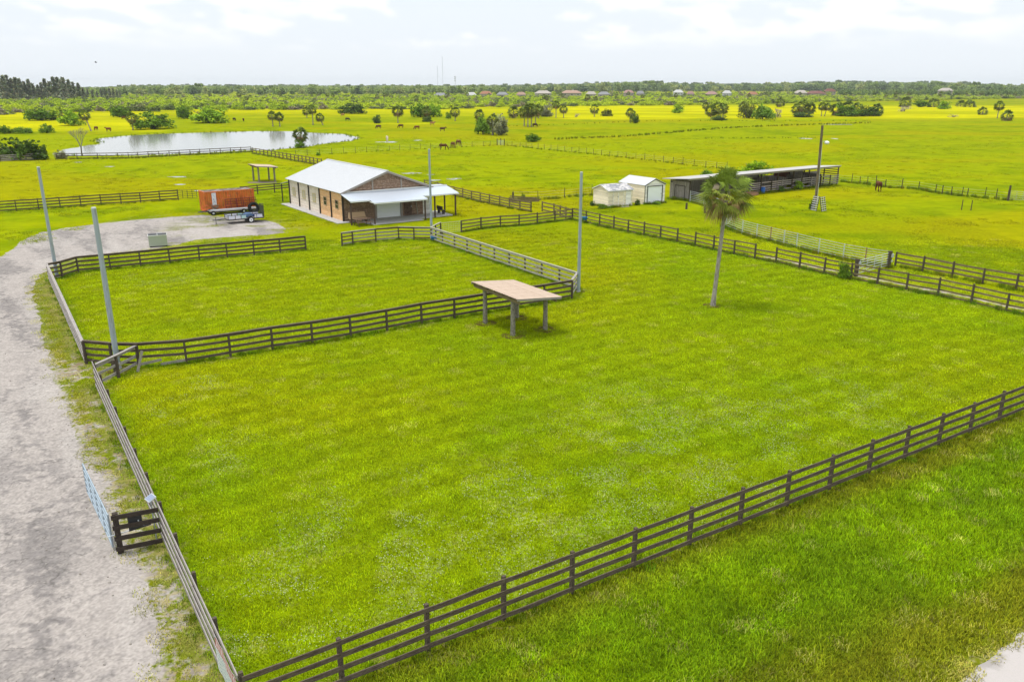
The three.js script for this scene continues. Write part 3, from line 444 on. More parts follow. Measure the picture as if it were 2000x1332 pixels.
// banner on the corner of the drive fence; its print is too steep in the photograph to be read
{
  const d = [f2End[0] - S0[0], f2End[1] - S0[1]], L = Math.hypot(...d), u = [d[0] / L, d[1] / L], n = [u[1], -u[0]];
  const q = rng(5), cv = texture(256, 192, (() => { const rows = []; for (let k = 0; k < 7; k++) { const row = []; let x = 8; while (x < 246) { const w = k === 0 ? 10 + q() * 8 : 3 + q() * 9; row.push([x, x + w]); x += w + (k === 0 ? 5 : 2 + q() * 4); } rows.push(row); } return (x, y) => { const Y = 191 - y; if (Y > 6 && Y < 62) { const inL = Y > 14 && Y < 54 && rows[0].some(([a, b]) => x > a && x < b) && ((x * 7 + Y * 3) % 23 > 3); return inL ? [0.62, 0.57, 0.55] : [0.36, 0.075, 0.07]; } const k = Math.floor((Y - 66) / 20) + 1; if (Y > 66 && k < 7 && (Y - 66) % 20 > 4 && (Y - 66) % 20 < 15 && rows[k].some(([a, b]) => x > a && x < b)) return [0.22, 0.34, 0.33]; return [0.60, 0.62, 0.61]; }; })(), false);
  const W = 1.9, Hh = 1.02, t = thing('banner', 'white banner with a red heading and green rows tied to the drive fence corner', 'banner', [S0[0] + u[0] * 0.1 + n[0] * 0.12, 0, S0[1] + u[1] * 0.1 + n[1] * 0.12], Math.atan2(-(-u[1]), -u[0]));
  const g = new THREE.PlaneGeometry(W, Hh, 12, 2), pp = g.attributes.position; for (let i = 0; i < pp.count; i++) pp.setZ(i, 0.012 * Math.sin(pp.getX(i) * 5) + 0.008 * Math.sin(pp.getX(i) * 11 + pp.getY(i) * 3)); g.computeVertexNormals(); g.translate(-W / 2, 0.8, 0);
  part(t, 'sheet', g, plain('banner_print', [1, 1, 1], 0.6, 0, { map: cv, side: THREE.DoubleSide }));
  for (const [x, y] of [[-0.04, 1.29], [-W + 0.04, 1.29], [-0.04, 0.31], [-W + 0.04, 0.31]]) { const e = new THREE.TorusGeometry(0.02, 0.006, 5, 10); e.translate(x, y, 0.012); part(t, 'eyelet', e, galvanised); }
}
// ------------------------------------------------------------------ four tall poles
[[110.5, 542, 327, 'tall blue-grey square pole at the arena corner nearest the gravel yard'], [230, 720, 407, 'tall blue-grey square pole at the sagging corner fence by the drive'], [1130, 570, 337, 'tall blue-grey square pole at the fence corner beside the shelter'], [843, 463, 292, 'tall blue-grey square pole in front of the barn porch']].forEach(([px, py, top, lab], i) => {
  const p = at(px, py), h = heightAt(p, top), w = [0.125, 0.135, 0.115, 0.115][i], t = thing('tall_pole', lab, 'pole', [p[0], 0, p[1]], 0.35 + i * 0.2, 'tall poles round the arena');
  const g = new THREE.CylinderGeometry(w * 0.86, w * 1.1, h, 8, 6); g.translate(0, h / 2, 0); part(t, 'shaft', g, bluePole); part(t, 'cap', cyl(w * 0.92, w * 0.8, 0.06, 8, 0, h, 0), galvanised); part(t, 'collar', cyl(w * 1.5, w * 1.3, 0.12, 8, 0, 0, 0), concrete);
});
// ------------------------------------------------------------------ open shelters on four log posts
const tinTan = plain('tan_sheet_metal', [1, 1, 1], 0.6, 0.15, { map: texture(256, 256, (x, y) => { const n = fbm(x * 0.03, y * 0.03, 4), s = sstep(0.6, 0.8, fbm(x * 0.1 + 5, y * 0.01 + 3, 3)); return mix3(mix3([0.40, 0.295, 0.215], [0.50, 0.385, 0.295], n), [0.26, 0.17, 0.12], s * 0.5); }) });
function corrugated(w, l, pitch, amp, dir = 'x') {              // ribs run along x; the wave goes along z
  const n = Math.max(8, Math.round(l / pitch * 6)), p = [], uv = [], idx = [];
  for (let j = 0; j <= n; j++) { const z = -l / 2 + l * j / n, f = ((z / pitch) % 1 + 1) % 1, y = amp * (f < 0.3 ? 0 : f < 0.45 ? (f - 0.3) / 0.15 : f < 0.85 ? 1 : (1 - f) / 0.15); for (const x of [-w / 2, w / 2]) { p.push(x, y, z); uv.push((x + w / 2) / 2, (z + l / 2) / 2); } }
  for (let j = 0; j < n; j++) { const a = j * 2; idx.push(a, a + 2, a + 1, a + 1, a + 2, a + 3); }
  const g = new THREE.BufferGeometry(); g.setAttribute('position', new THREE.Float32BufferAttribute(p, 3)); g.setAttribute('uv', new THREE.Float32BufferAttribute(uv, 2)); g.setIndex(idx); g.computeVertexNormals(); return g;
}
function shelter(label, pos, turn, W, L, hs, x0, x1, z0, z1, h0, h1) {
  const t = thing('open_shelter', label, 'shelter', pos, turn), slope = (x) => h0 + (h1 - h0) * (x - x0) / (x1 - x0), ang = Math.atan2(h1 - h0, x1 - x0);
  for (const [x, z] of [[0, 0], [W, 0], [W, -L], [0, -L]]) { const g = new THREE.CylinderGeometry(0.125, 0.15, slope(x) - 0.17, 12, 4), p = g.attributes.position; for (let i = 0; i < p.count; i++) { const k = 1 + (vn(p.getX(i) * 20 + x, p.getY(i) * 3 + z * 7) - 0.5) * 0.14; p.setX(i, p.getX(i) * k); p.setZ(i, p.getZ(i) * k); } g.computeVertexNormals(); g.translate(x, (slope(x) - 0.17) / 2, z); part(t, 'post', g, logWood); }
  for (const x of [0, W]) part(t, 'beam', box(0.09, 0.2, z1 - z0 - 0.1, x + (x ? 0.14 : -0.14), slope(x) - 0.2, (z0 + z1) / 2), mossWood[1]);
  const nr = 6; for (let k = 0; k <= nr; k++) { const z = lerp(z0 + 0.08, z1 - 0.08, k / nr); part(t, 'rafter', plank([x0 + 0.05, slope(x0) - 0.075, z], [x1 - 0.05, slope(x1) - 0.075, z], 0.12, 0.05), mossWood[k % 3]); }
  const ns = 6, lw = (z1 - z0) / ns; const w = Math.hypot(x1 - x0, h1 - h0);
  for (let k = 0; k < ns; k++) { const g = corrugated(w + (k % 2) * 0.03, lw + 0.03, 0.2, 0.022); g.rotateZ(ang); g.translate((x0 + x1) / 2, (h0 + h1) / 2 + 0.0 + (k % 2) * 0.003, z0 + lw * (k + 0.5)); part(t, 'roof_sheet', g, tinTan); }
  part(t, 'fascia', plank([x0 + 0.02, slope(x0) - 0.07, z1 - 0.02], [x1 - 0.02, slope(x1) - 0.07, z1 - 0.02], 0.13, 0.03), greyWood[0]); part(t, 'fascia', plank([x0 + 0.02, slope(x0) - 0.07, z0 + 0.02], [x1 - 0.02, slope(x1) - 0.07, z0 + 0.02], 0.13, 0.03), greyWood[1]);
  return t;
}
shelter('open shelter with a tan metal roof on four log posts in the big paddock', [0.05, 0, -47.4], 0.575, 2.42, 3.26, null, -0.34, 2.95, -4.4, 0.98, 2.56, 2.26);
{ const p = at(493.7, 352.5); shelter('small far open shelter with a tan roof beyond the barn', [p[0] + 1.8, 0, p[1] + 2.7], 0.575, 2.5, 3.0, null, -0.5, 3.0, -3.8, 0.7, 2.6, 2.3); }

// ------------------------------------------------------------------ the barn
const siding = (a, b, c, seed) => plain('plank_siding', [1, 1, 1], 0.9, 0, { map: texture(512, 512, (x, y) => { const row = Math.floor(y / 32), f = (y % 32) / 32, s = fbm(x * 0.012 + row * 7.3 + seed, y * 0.35 + seed, 4), t = vn(row * 3.7 + seed, seed), p = fbm(x * 0.03 + seed, y * 0.03 + row, 3); let k = mix3(a, b, sstep(0.4, 0.75, s)); k = mix3(k, c, sstep(0.5, 0.75, p) * 0.6); const v = 0.8 + 0.4 * t; return f < 0.07 ? [k[0] * 0.45, k[1] * 0.45, k[2] * 0.45] : [k[0] * v, k[1] * v, k[2] * v]; }), bumpMap: sidingBump, bumpScale: 0.02 });
const sidingBump = heights(64, 512, (x, y) => { const f = (y % 32) / 32; return f < 0.07 ? 0 : 1 - f * 0.5; });
const brownSiding = siding([0.30, 0.195, 0.135], [0.15, 0.097, 0.07], [0.41, 0.30, 0.225], 3), tanSiding = siding([0.74, 0.445, 0.225], [0.56, 0.32, 0.15], [0.78, 0.56, 0.35], 13), greySiding = siding([0.73, 0.635, 0.545], [0.57, 0.47, 0.385], [0.80, 0.735, 0.67], 23), creamSiding = siding([0.82, 0.73, 0.56], [0.74, 0.64, 0.48], [0.85, 0.78, 0.64], 33), whiteSiding = siding([0.83, 0.81, 0.77], [0.77, 0.74, 0.68], [0.86, 0.85, 0.83], 43);
const whiteRoof = plain('white_metal_roof', [1, 1, 1], 0.42, 0.0, { map: texture(512, 512, (x, y) => { const n = fbm(x * 0.02, y * 0.008, 4), s = sstep(0.62, 0.8, fbm(x * 0.2, y * 0.015 + 4, 3)); return mix3(mix3([0.44, 0.445, 0.46], [0.50, 0.505, 0.515], n), [0.38, 0.37, 0.35], s * 0.35); }) });
const porchRoof = plain('porch_metal_roof', [0.47, 0.51, 0.57], 0.38, 0.25), trimWhite = plain('white_trim', [0.68, 0.68, 0.66], 0.6), trimGrey = plain('grey_trim', [0.30, 0.26, 0.23], 0.7), darkTrim = plain('dark_trim', [0.055, 0.045, 0.04], 0.8), ochrePaint = plain('ochre_board', [0.52, 0.43, 0.22], 0.85), glassDark = new THREE.MeshPhysicalMaterial({ roughness: 0.12, ior: 1.5 }); glassDark.name = 'window_glass'; glassDark.color.setRGB(0.035, 0.038, 0.042);
const rollDoor = plain('roller_door', [0.82, 0.85, 0.86], 0.55, 0, { bumpMap: heights(8, 512, (x, y) => 0.5 + 0.5 * Math.sin(y / 512 * 6.28 * 16)), bumpScale: 0.02 });
function wallGeo(w, h, t) { const g = new THREE.BoxGeometry(w, h, t); return metres(g, 1 / 2.4); }
{
  const W = 10.9, L = 17.65, he = 3.2, ha = 5.36, t = thing('barn', 'timber barn with a white metal gable roof and a metal porch', 'barn', [-18.82, 0, -90.76], 0.59);
  // slabs
  part(t, 'floor_slab', merge(metres(box(W + 1.2, 0.12, L + 1.4, W / 2 - 0.55, 0.02, -L / 2 + 0.2), 0.3), metres(box(10.8, 0.12, 1.9, 7.0, 0.016, 1.72), 0.3), metres(box(6.2, 0.12, 1.25, 4.9, 0.018, 3.22), 0.3), metres(box(1.75, 0.12, 4.2, W + 0.9, 0.012, 0.3), 0.3)), concrete);
  // side wall seen: five bays, the two nearest the front still tan, the others bleached grey
  const bay = L / 5, th = 0.12;
  for (let k = 0; k < 5; k++) {
    const zc = -bay * (k + 0.5), front = k < 2, g = wallGeo(bay - 0.14, he - 0.1, th); g.rotateY(Math.PI / 2); g.translate(th / 2, (he - 0.1) / 2 + 0.08, zc);
    part(t, 'wall', g, front ? tanSiding : greySiding, front ? 'tan plank wall bay' : 'bleached grey plank wall bay');
    const win = part(t, 'window', merge(box(0.06, 0.08, 0.98, -0.02, 2.24, zc - 0.1), box(0.06, 0.08, 0.98, -0.02, 1.28, zc - 0.1), box(0.06, 0.9, 0.08, -0.02, 1.76, zc - 0.55), box(0.06, 0.9, 0.08, -0.02, 1.76, zc + 0.35), box(0.05, 0.05, 0.84, -0.022, 1.76, zc - 0.1)), front ? plain('bare_window_frame', [0.42, 0.30, 0.19], 0.8) : ochrePaint);
    part(win, 'pane', merge(box(0.03, 0.43, 0.82, -0.008, 1.99, zc - 0.1), box(0.03, 0.42, 0.82, -0.008, 1.53, zc - 0.1)), front ? glassDark : plain('shutter_board', [0.46, 0.415, 0.32], 0.85));
  }
  for (let k = 0; k <= 5; k++) part(t, 'wall_post', box(0.2, he - 0.05, 0.14, -0.03, (he - 0.05) / 2, clamp(-bay * k, -L + 0.07, -0.07)), darkTrim);
  for (let k = 0; k < 3; k++) part(t, 'wall', (() => { const g = wallGeo(L / 3, he - 0.1, th); g.rotateY(Math.PI / 2); g.translate(W - th / 2, he / 2, -L / 3 * (k + 0.5)); return g; })(), greySiding);
  { const g = wallGeo(W - 0.3, he, th); g.translate(W / 2, he / 2, -L + th / 2); part(t, 'wall', g, greySiding); }
  // front wall, with the door opening left free
  const seg = (x0, x1, y0, y1, m = brownSiding, lab) => { const g = wallGeo(x1 - x0, y1 - y0, th); g.translate((x0 + x1) / 2, (y0 + y1) / 2, -th / 2 + 0.004); return part(t, 'wall', g, m, lab); };
  seg(0.08, 3.78, 0.08, he); seg(7.25, W - 0.95, 0.08, he); seg(3.78, 7.25, 2.72, he); seg(W - 0.93, W, 0.08, he, whiteSiding, 'white strip of wall at the far corner');
  // gable
  const gable = (x0, x1) => { const y = (x) => he + (ha - 0.1 - he) * (1 - Math.abs(x - W / 2) / (W / 2)), pts = [[x0, he + 0.003], [x1, he + 0.003], [x1, y(x1)]]; if (x0 < W / 2 && x1 > W / 2) pts.push([W / 2, y(W / 2)]); pts.push([x0, y(x0)]); const g = metres(extr(pts, th), 1 / 2.4); g.translate(0, 0, -th + 0.004); return part(t, 'gable', g, brownSiding); };
  gable(0.15, 3.55); gable(3.75, 7.15); gable(7.35, W - 0.15);
  for (const x of [3.65, 7.25]) part(t, 'gable_post', box(0.16, 1.32, 0.16, x, he + 0.66, -0.05), trimGrey);
  { const g = metres(extr([[0.1, he], [W - 0.1, he], [W / 2, ha - 0.1]], th), 1 / 2.4); g.translate(0, 0, -L + 0.003); part(t, 'gable', g, greySiding); }
  // door
  const d = part(t, 'roller_door', metres(box(3.0, 2.55, 0.06, 5.5, 1.36, -0.06), 1 / 2.4), rollDoor); part(d, 'frame', merge(box(0.22, 2.66, 0.12, 3.89, 1.38, 0.02), box(0.22, 2.66, 0.12, 7.14, 1.38, 0.02), box(3.03, 0.1, 0.12, 5.515, 2.67, 0.02)), trimGrey);
  const d2 = part(t, 'plank_door', metres(box(0.95, 2.1, 0.05, 8.0, 1.15, 0.035), 0.4), MW('door_wood', [0.13, 0.085, 0.062], [0.07, 0.045, 0.035], [0.2, 0.15, 0.12], 200)); part(d2, 'handle', box(0.05, 0.16, 0.05, 8.38, 1.1, 0.08), galvanised);
  part(t, 'lean_post', plank([9.1, 0.08, 0.3], [9.0, 1.9, 0.06], 0.1, 0.05), paleWood[0]);
  // main roof: two slopes with thickness, seams and ridge cap
  const ov = 0.4, og = 0.28, ye = he + 0.02, slopeLen = Math.hypot(W / 2 + ov, ha - ye), a = Math.atan2(ha - ye, W / 2 + ov);
  for (const s of [-1, 1]) {
    const g = metres(box(slopeLen, 0.07, L + 2 * og, 0, 0, 0), 0.25); g.rotateZ(-s * a); g.translate(W / 2 + s * (W / 2 + ov) / 2, (ha + ye) / 2, -L / 2); const r = part(t, 'roof', g, whiteRoof);
    const ribs = []; for (let z = -L - og + 0.3; z < og; z += 0.46) { const b = box(slopeLen - 0.02, 0.022, 0.03, 0, 0.045, 0); b.rotateZ(-s * a); b.translate(W / 2 + s * (W / 2 + ov) / 2, (ha + ye) / 2, z); ribs.push(b); } const rb = part(r, 'roof_seam', merge(ribs), whiteRoof); rb.userData.kind = 'stuff';
    const f = box(slopeLen, 0.2, 0.05, 0, 0, 0); f.rotateZ(-s * a); f.translate(W / 2 + s * (W / 2 + ov) / 2, (ha + ye) / 2 - 0.11, og - 0.02); part(t, 'fascia', f, trimGrey);
  }
  part(t, 'ridge_cap', box(0.3, 0.05, L + 2 * og, W / 2, ha + 0.03, -L / 2), whiteRoof);
  // porch
  const porchWood = MW('porch_post_wood', [0.085, 0.055, 0.042], [0.05, 0.03, 0.024], [0.13, 0.1, 0.08], 210);
  const pr = (x0, x1, z0, z1, y0, y1) => { const len = Math.hypot(z1 - z0, y0 - y1), g = box(x1 - x0, 0.06, len, 0, 0, 0); g.rotateX(Math.atan2(y0 - y1, z1 - z0)); g.translate((x0 + x1) / 2, (y0 + y1) / 2, (z0 + z1) / 2); return part(t, 'porch_roof', g, porchRoof); };
  const py = (z) => 3.18 - z * 0.2; pr(-0.35, 13.25, 0.05, 2.85, py(0.05), py(2.85)); pr(1.95, 8.5, 2.855, 3.95, py(2.855), py(3.95)); pr(W + 0.02, 13.25, -1.6, 0.045, py(0.045) + 0.02, py(0.045));
  part(t, 'porch_flashing', box(W + 2.4, 0.16, 0.07, W / 2 + 1.1, 3.24, 0.05), trimWhite);
  part(t, 'porch_fascia', merge(box(2.25, 0.11, 0.04, 0.8, py(2.87) - 0.06, 2.88), box(6.6, 0.11, 0.04, 5.22, py(3.97) - 0.06, 3.98), box(4.7, 0.11, 0.04, 10.9, py(2.87) - 0.06, 2.88), box(0.04, 0.1, 1.1, 1.93, py(3.4) - 0.07, 3.42), box(0.04, 0.1, 1.1, 8.52, py(3.4) - 0.07, 3.42)), trimWhite);
  for (const [x, z] of [[-0.2, 2.55], [2.05, 3.7], [8.3, 3.7], [10.1, 2.7], [12.9, 0.0], [12.9, 2.6]]) part(t, 'porch_post', box(0.14, py(z) - 0.03, 0.14, x, (py(z) - 0.03) / 2, z), porchWood);
  // lean-to at the back corner
  part(t, 'lean_to_roof', (() => { const g = box(2.3, 0.05, 2.6, 0, 0, 0); g.rotateX(-0.18); g.translate(0.8, 2.6, -L - 1.35); return g; })(), whiteRoof); part(t, 'lean_to_post', box(0.12, 2.38, 0.12, -0.2, 1.19, -L - 2.5), darkTrim); part(t, 'lean_to_post', box(0.12, 2.38, 0.12, 1.8, 1.19, -L - 2.5), darkTrim);
}
const barnPoint = (x, z) => [-18.82 + x * Math.cos(0.59) + z * Math.sin(0.59), -90.76 - x * Math.sin(0.59) + z * Math.cos(0.59)];
{ // benches on the porch
  const tanPly = plain('tan_plywood', [0.52, 0.36, 0.235], 0.8), brownW = MW('bench_wood', [0.13, 0.08, 0.055], [0.07, 0.04, 0.03], [0.2, 0.14, 0.1], 220);
  let p = barnPoint(1.1, 1.3), t = thing('bench', 'wide tan plywood settle against the porch wall', 'bench', [p[0], 0.08, p[1]], 0.59);
  part(t, 'backrest', (() => { const g = extr([[-1.05, 0], [1.05, 0], [0.93, 0.56], [-0.93, 0.6]], 0.05, 0.01); g.rotateX(-0.15); g.translate(0, 0.5, -0.25); return g; })(), tanPly); part(t, 'seat', box(2.0, 0.05, 0.5, 0, 0.45, 0), tanPly); for (const x of [-0.9, 0.9]) part(t, 'leg', box(0.07, 0.43, 0.46, x, 0.215, 0), brownW); part(t, 'apron', box(0.6, 0.36, 0.04, 0.0, 0.25, 0.24), tanPly);
  p = barnPoint(0.75, 3.35); t = thing('picnic_table', 'dark brown picnic table standing before the tan settle by the porch', 'table', [p[0], 0.0, p[1]], 0.59);
  for (let k = 0; k < 4; k++) part(t, 'plank', box(1.9, 0.04, 0.17, 0, 0.74, -0.27 + k * 0.18), brownW); for (const s of [-1, 1]) { part(t, 'seat', box(1.9, 0.04, 0.24, 0, 0.44, s * 0.68), brownW); part(t, 'leg_frame', merge(bar([s * 0.7, 0, -0.7], [s * 0.7, 0.72, -0.25], 0.035), bar([s * 0.7, 0, 0.7], [s * 0.7, 0.72, 0.25], 0.035), bar([s * 0.7, 0.41, -0.72], [s * 0.7, 0.41, 0.72], 0.03)), brownW); }
  p = barnPoint(11.9, 0.9); t = thing('bench', 'low dark bench on the slab behind the porch post at the open end', 'bench', [p[0], 0.08, p[1]], 0.59); part(t, 'seat', box(0.4, 0.05, 1.4, 0, 0.45, 0), darkTrim); part(t, 'leg', box(0.34, 0.43, 0.07, 0, 0.215, -0.55), darkTrim); part(t, 'leg', box(0.34, 0.43, 0.07, 0, 0.215, 0.55), darkTrim); part(t, 'backrest', box(0.05, 0.4, 1.4, -0.2, 0.72, 0), darkTrim);
}
// ------------------------------------------------------------------ the two cream sheds
{
  const L = 3.72, W = 3.38, he = 2.02, ha = 2.66, t = thing('shed', 'small cream clapboard shed with a grey stained roof', 'shed', [12.1, 0, -102.22], 0.504);
  const shing = plain('stained_roof', [1, 1, 1], 0.85, 0, { map: texture(256, 256, (x, y) => { const n = fbm(x * 0.03, y * 0.03, 4), g = vn(x * 0.9, y * 0.9); return mix3([0.50, 0.48, 0.46], [0.20, 0.205, 0.23], clamp(sstep(0.38, 0.62, n) * 0.9 + (g - 0.5) * 0.25, 0, 1)); }) });
  const w = (x0, x1, z, ry) => { const g = wallGeo(x1 - x0, he, 0.08); if (ry) g.rotateY(Math.PI / 2); return g; };
  { const g = w(0, L); g.translate(L / 2, he / 2, -0.04); part(t, 'wall', g, creamSiding); } { const g = w(0, L); g.translate(L / 2, he / 2, -W + 0.04); part(t, 'wall', g, creamSiding); }
  for (const x of [0.041, L - 0.041]) { const g = metres(extr([[-W + 0.085, 0], [-0.085, 0], [-0.085, he - 0.01], [-W / 2, ha - 0.05], [-W + 0.085, he - 0.01]], 0.08), 1 / 2.4); g.rotateY(-Math.PI / 2); g.translate(x + 0.04, 0, 0); part(t, 'gable_wall', g, creamSiding); }
  for (const [x, dw] of [[1.1, 0.78], [1.9, 0.78], [3.05, 0.7]]) { const dd = part(t, 'door', metres(box(dw, 1.78, 0.04, x, 0.95, 0.02), 0.4), x > 3 ? whiteSiding : creamSiding); part(dd, 'trim', merge(box(0.05, 1.82, 0.05, x - dw / 2 - 0.025, 0.95, 0.025), box(0.05, 1.82, 0.05, x + dw / 2 + 0.025, 0.95, 0.025), box(dw + 0.1, 0.05, 0.05, x, 1.885, 0.025)), whiteSiding); if (x < 1.5) part(dd, 'handle', box(0.05, 0.14, 0.05, x + 0.3, 1.25, 0.05), blackSteel); }
  const sl = Math.hypot(W / 2 + 0.12, ha - he), a = Math.atan2(ha - he, W / 2 + 0.12);
  for (const s of [-1, 1]) { const g = metres(box(L + 0.24, 0.06, sl + 0.02, 0, 0, 0), 0.35); g.rotateX(s * a); g.translate(L / 2, (he + ha) / 2 + 0.02, -W / 2 + s * (W / 2 + 0.12) / 2); part(t, 'roof', g, shing); const e = box(L + 0.26, 0.08, 0.04, L / 2, he - 0.02, -W / 2 + s * (W / 2 + 0.15)); part(t, 'eave_trim', e, trimWhite); }
  part(t, 'gable_trim', merge([-1, 1].map((s) => { const g = box(0.05, 0.1, sl, 0, 0, 0); g.rotateX(s * a); g.translate(-0.13, (he + ha) / 2, -W / 2 + s * (W / 2 + 0.12) / 2); return g; })), trimWhite);
  part(t, 'ramp', plank([2.0, 0.05, 0.12], [2.0, 0.02, 0.9], 0.05, 1.3).rotateY(0), paleWood[1]);
}
{
  const W = 3.53, L = 5.04, he = 2.38, ha = 3.16, t = thing('shed', 'larger white garage shed with dark trimmed gable and roller door', 'shed', [17.03, 0, -104.93], 0.58);
  for (const x of [0.04, W - 0.04]) { const g = wallGeo(L, he, 0.08); g.rotateY(Math.PI / 2); g.translate(x, he / 2, -L / 2); part(t, 'wall', g, creamSiding); }
  const gp = (hole) => { const s = new THREE.Shape([[0.085, 0], [W - 0.085, 0], [W - 0.085, he], [W / 2, ha - 0.04], [0.085, he]].map(([x, y]) => new THREE.Vector2(x, y))); if (hole) s.holes.push(new THREE.Path([[0.5, 0.05], [0.5, 2.25], [3.03, 2.25], [3.03, 0.05]].map(([x, y]) => new THREE.Vector2(x, y)))); return metres(new THREE.ExtrudeGeometry(s, { depth: 0.08, bevelEnabled: false }), 1 / 2.4); };
  { const g = gp(true); g.translate(0, 0, -0.08); part(t, 'gable_wall', g, whiteSiding); } { const g = gp(false); g.translate(0, 0, -L); part(t, 'gable_wall', g, creamSiding); }
  const d = part(t, 'roller_door', metres(box(2.5, 2.18, 0.04, 1.765, 1.14, -0.05), 1 / 2.4), rollDoor); part(d, 'frame', merge(box(0.08, 2.3, 0.06, 0.47, 1.15, 0.03), box(0.08, 2.3, 0.06, 3.06, 1.15, 0.03), box(2.5, 0.08, 0.06, 1.765, 2.26, 0.03)), blackSteel); part(d, 'latch', box(0.2, 0.04, 0.04, 2.9, 1.2, -0.01), blackSteel);
  const sl = Math.hypot(W / 2 + 0.08, ha - he), a = Math.atan2(ha - he, W / 2 + 0.08);
  for (const s of [-1, 1]) { const g = metres(box(sl + 0.02, 0.06, L + 0.16, 0, 0, 0), 0.25); g.rotateZ(-s * a); g.translate(W / 2 + s * (W / 2 + 0.08) / 2, (he + ha) / 2 + 0.02, -L / 2); part(t, 'roof', g, whiteRoof); const f = box(sl, 0.09, 0.05, 0, 0, 0); f.rotateZ(-s * a); f.translate(W / 2 + s * (W / 2 + 0.08) / 2, (he + ha) / 2 - 0.05, 0.06); part(t, 'gable_trim', f, darkTrim); }
  part(t, 'corner_trim', box(0.06, he, 0.06, 0.02, he / 2, 0.032), darkTrim);
  const wn = part(t, 'window', box(0.05, 0.8, 0.7, -0.01, 1.45, -2.9), darkTrim); part(wn, 'pane', box(0.03, 0.66, 0.56, -0.03, 1.45, -2.9), glassDark);
}
// ------------------------------------------------------------------ rusty shipping container with what leans on it
const rustTex = texture(512, 512, (x, y) => { const n = fbm(x * 0.014 + 4, y * 0.012, 4), st = fbm(x * 0.08, y * 0.006 + 2, 4), g = fbm(x * 0.15, y * 0.15, 3); let c = mix3([0.62, 0.155, 0.035], [0.52, 0.20, 0.04], sstep(0.4, 0.7, st)); c = mix3(c, [0.26, 0.085, 0.03], sstep(0.5, 0.75, n * 0.6 + st * 0.4) * 0.75); c = mix3(c, [0.72, 0.19, 0.09], sstep(0.55, 0.7, fbm(x * 0.01 + 50, y * 0.02 + 7, 3)) * 0.7); const k = 0.8 + 0.4 * g; return [c[0] * k, c[1] * k, c[2] * k]; });
const rust = plain('rusty_steel', [1, 1, 1], 0.8, 0.1, { map: rustTex }), rustDark = plain('dark_rust', [0.13, 0.05, 0.025], 0.85), redPipe = plain('dark_red_pipe', [0.17, 0.022, 0.016], 0.6);
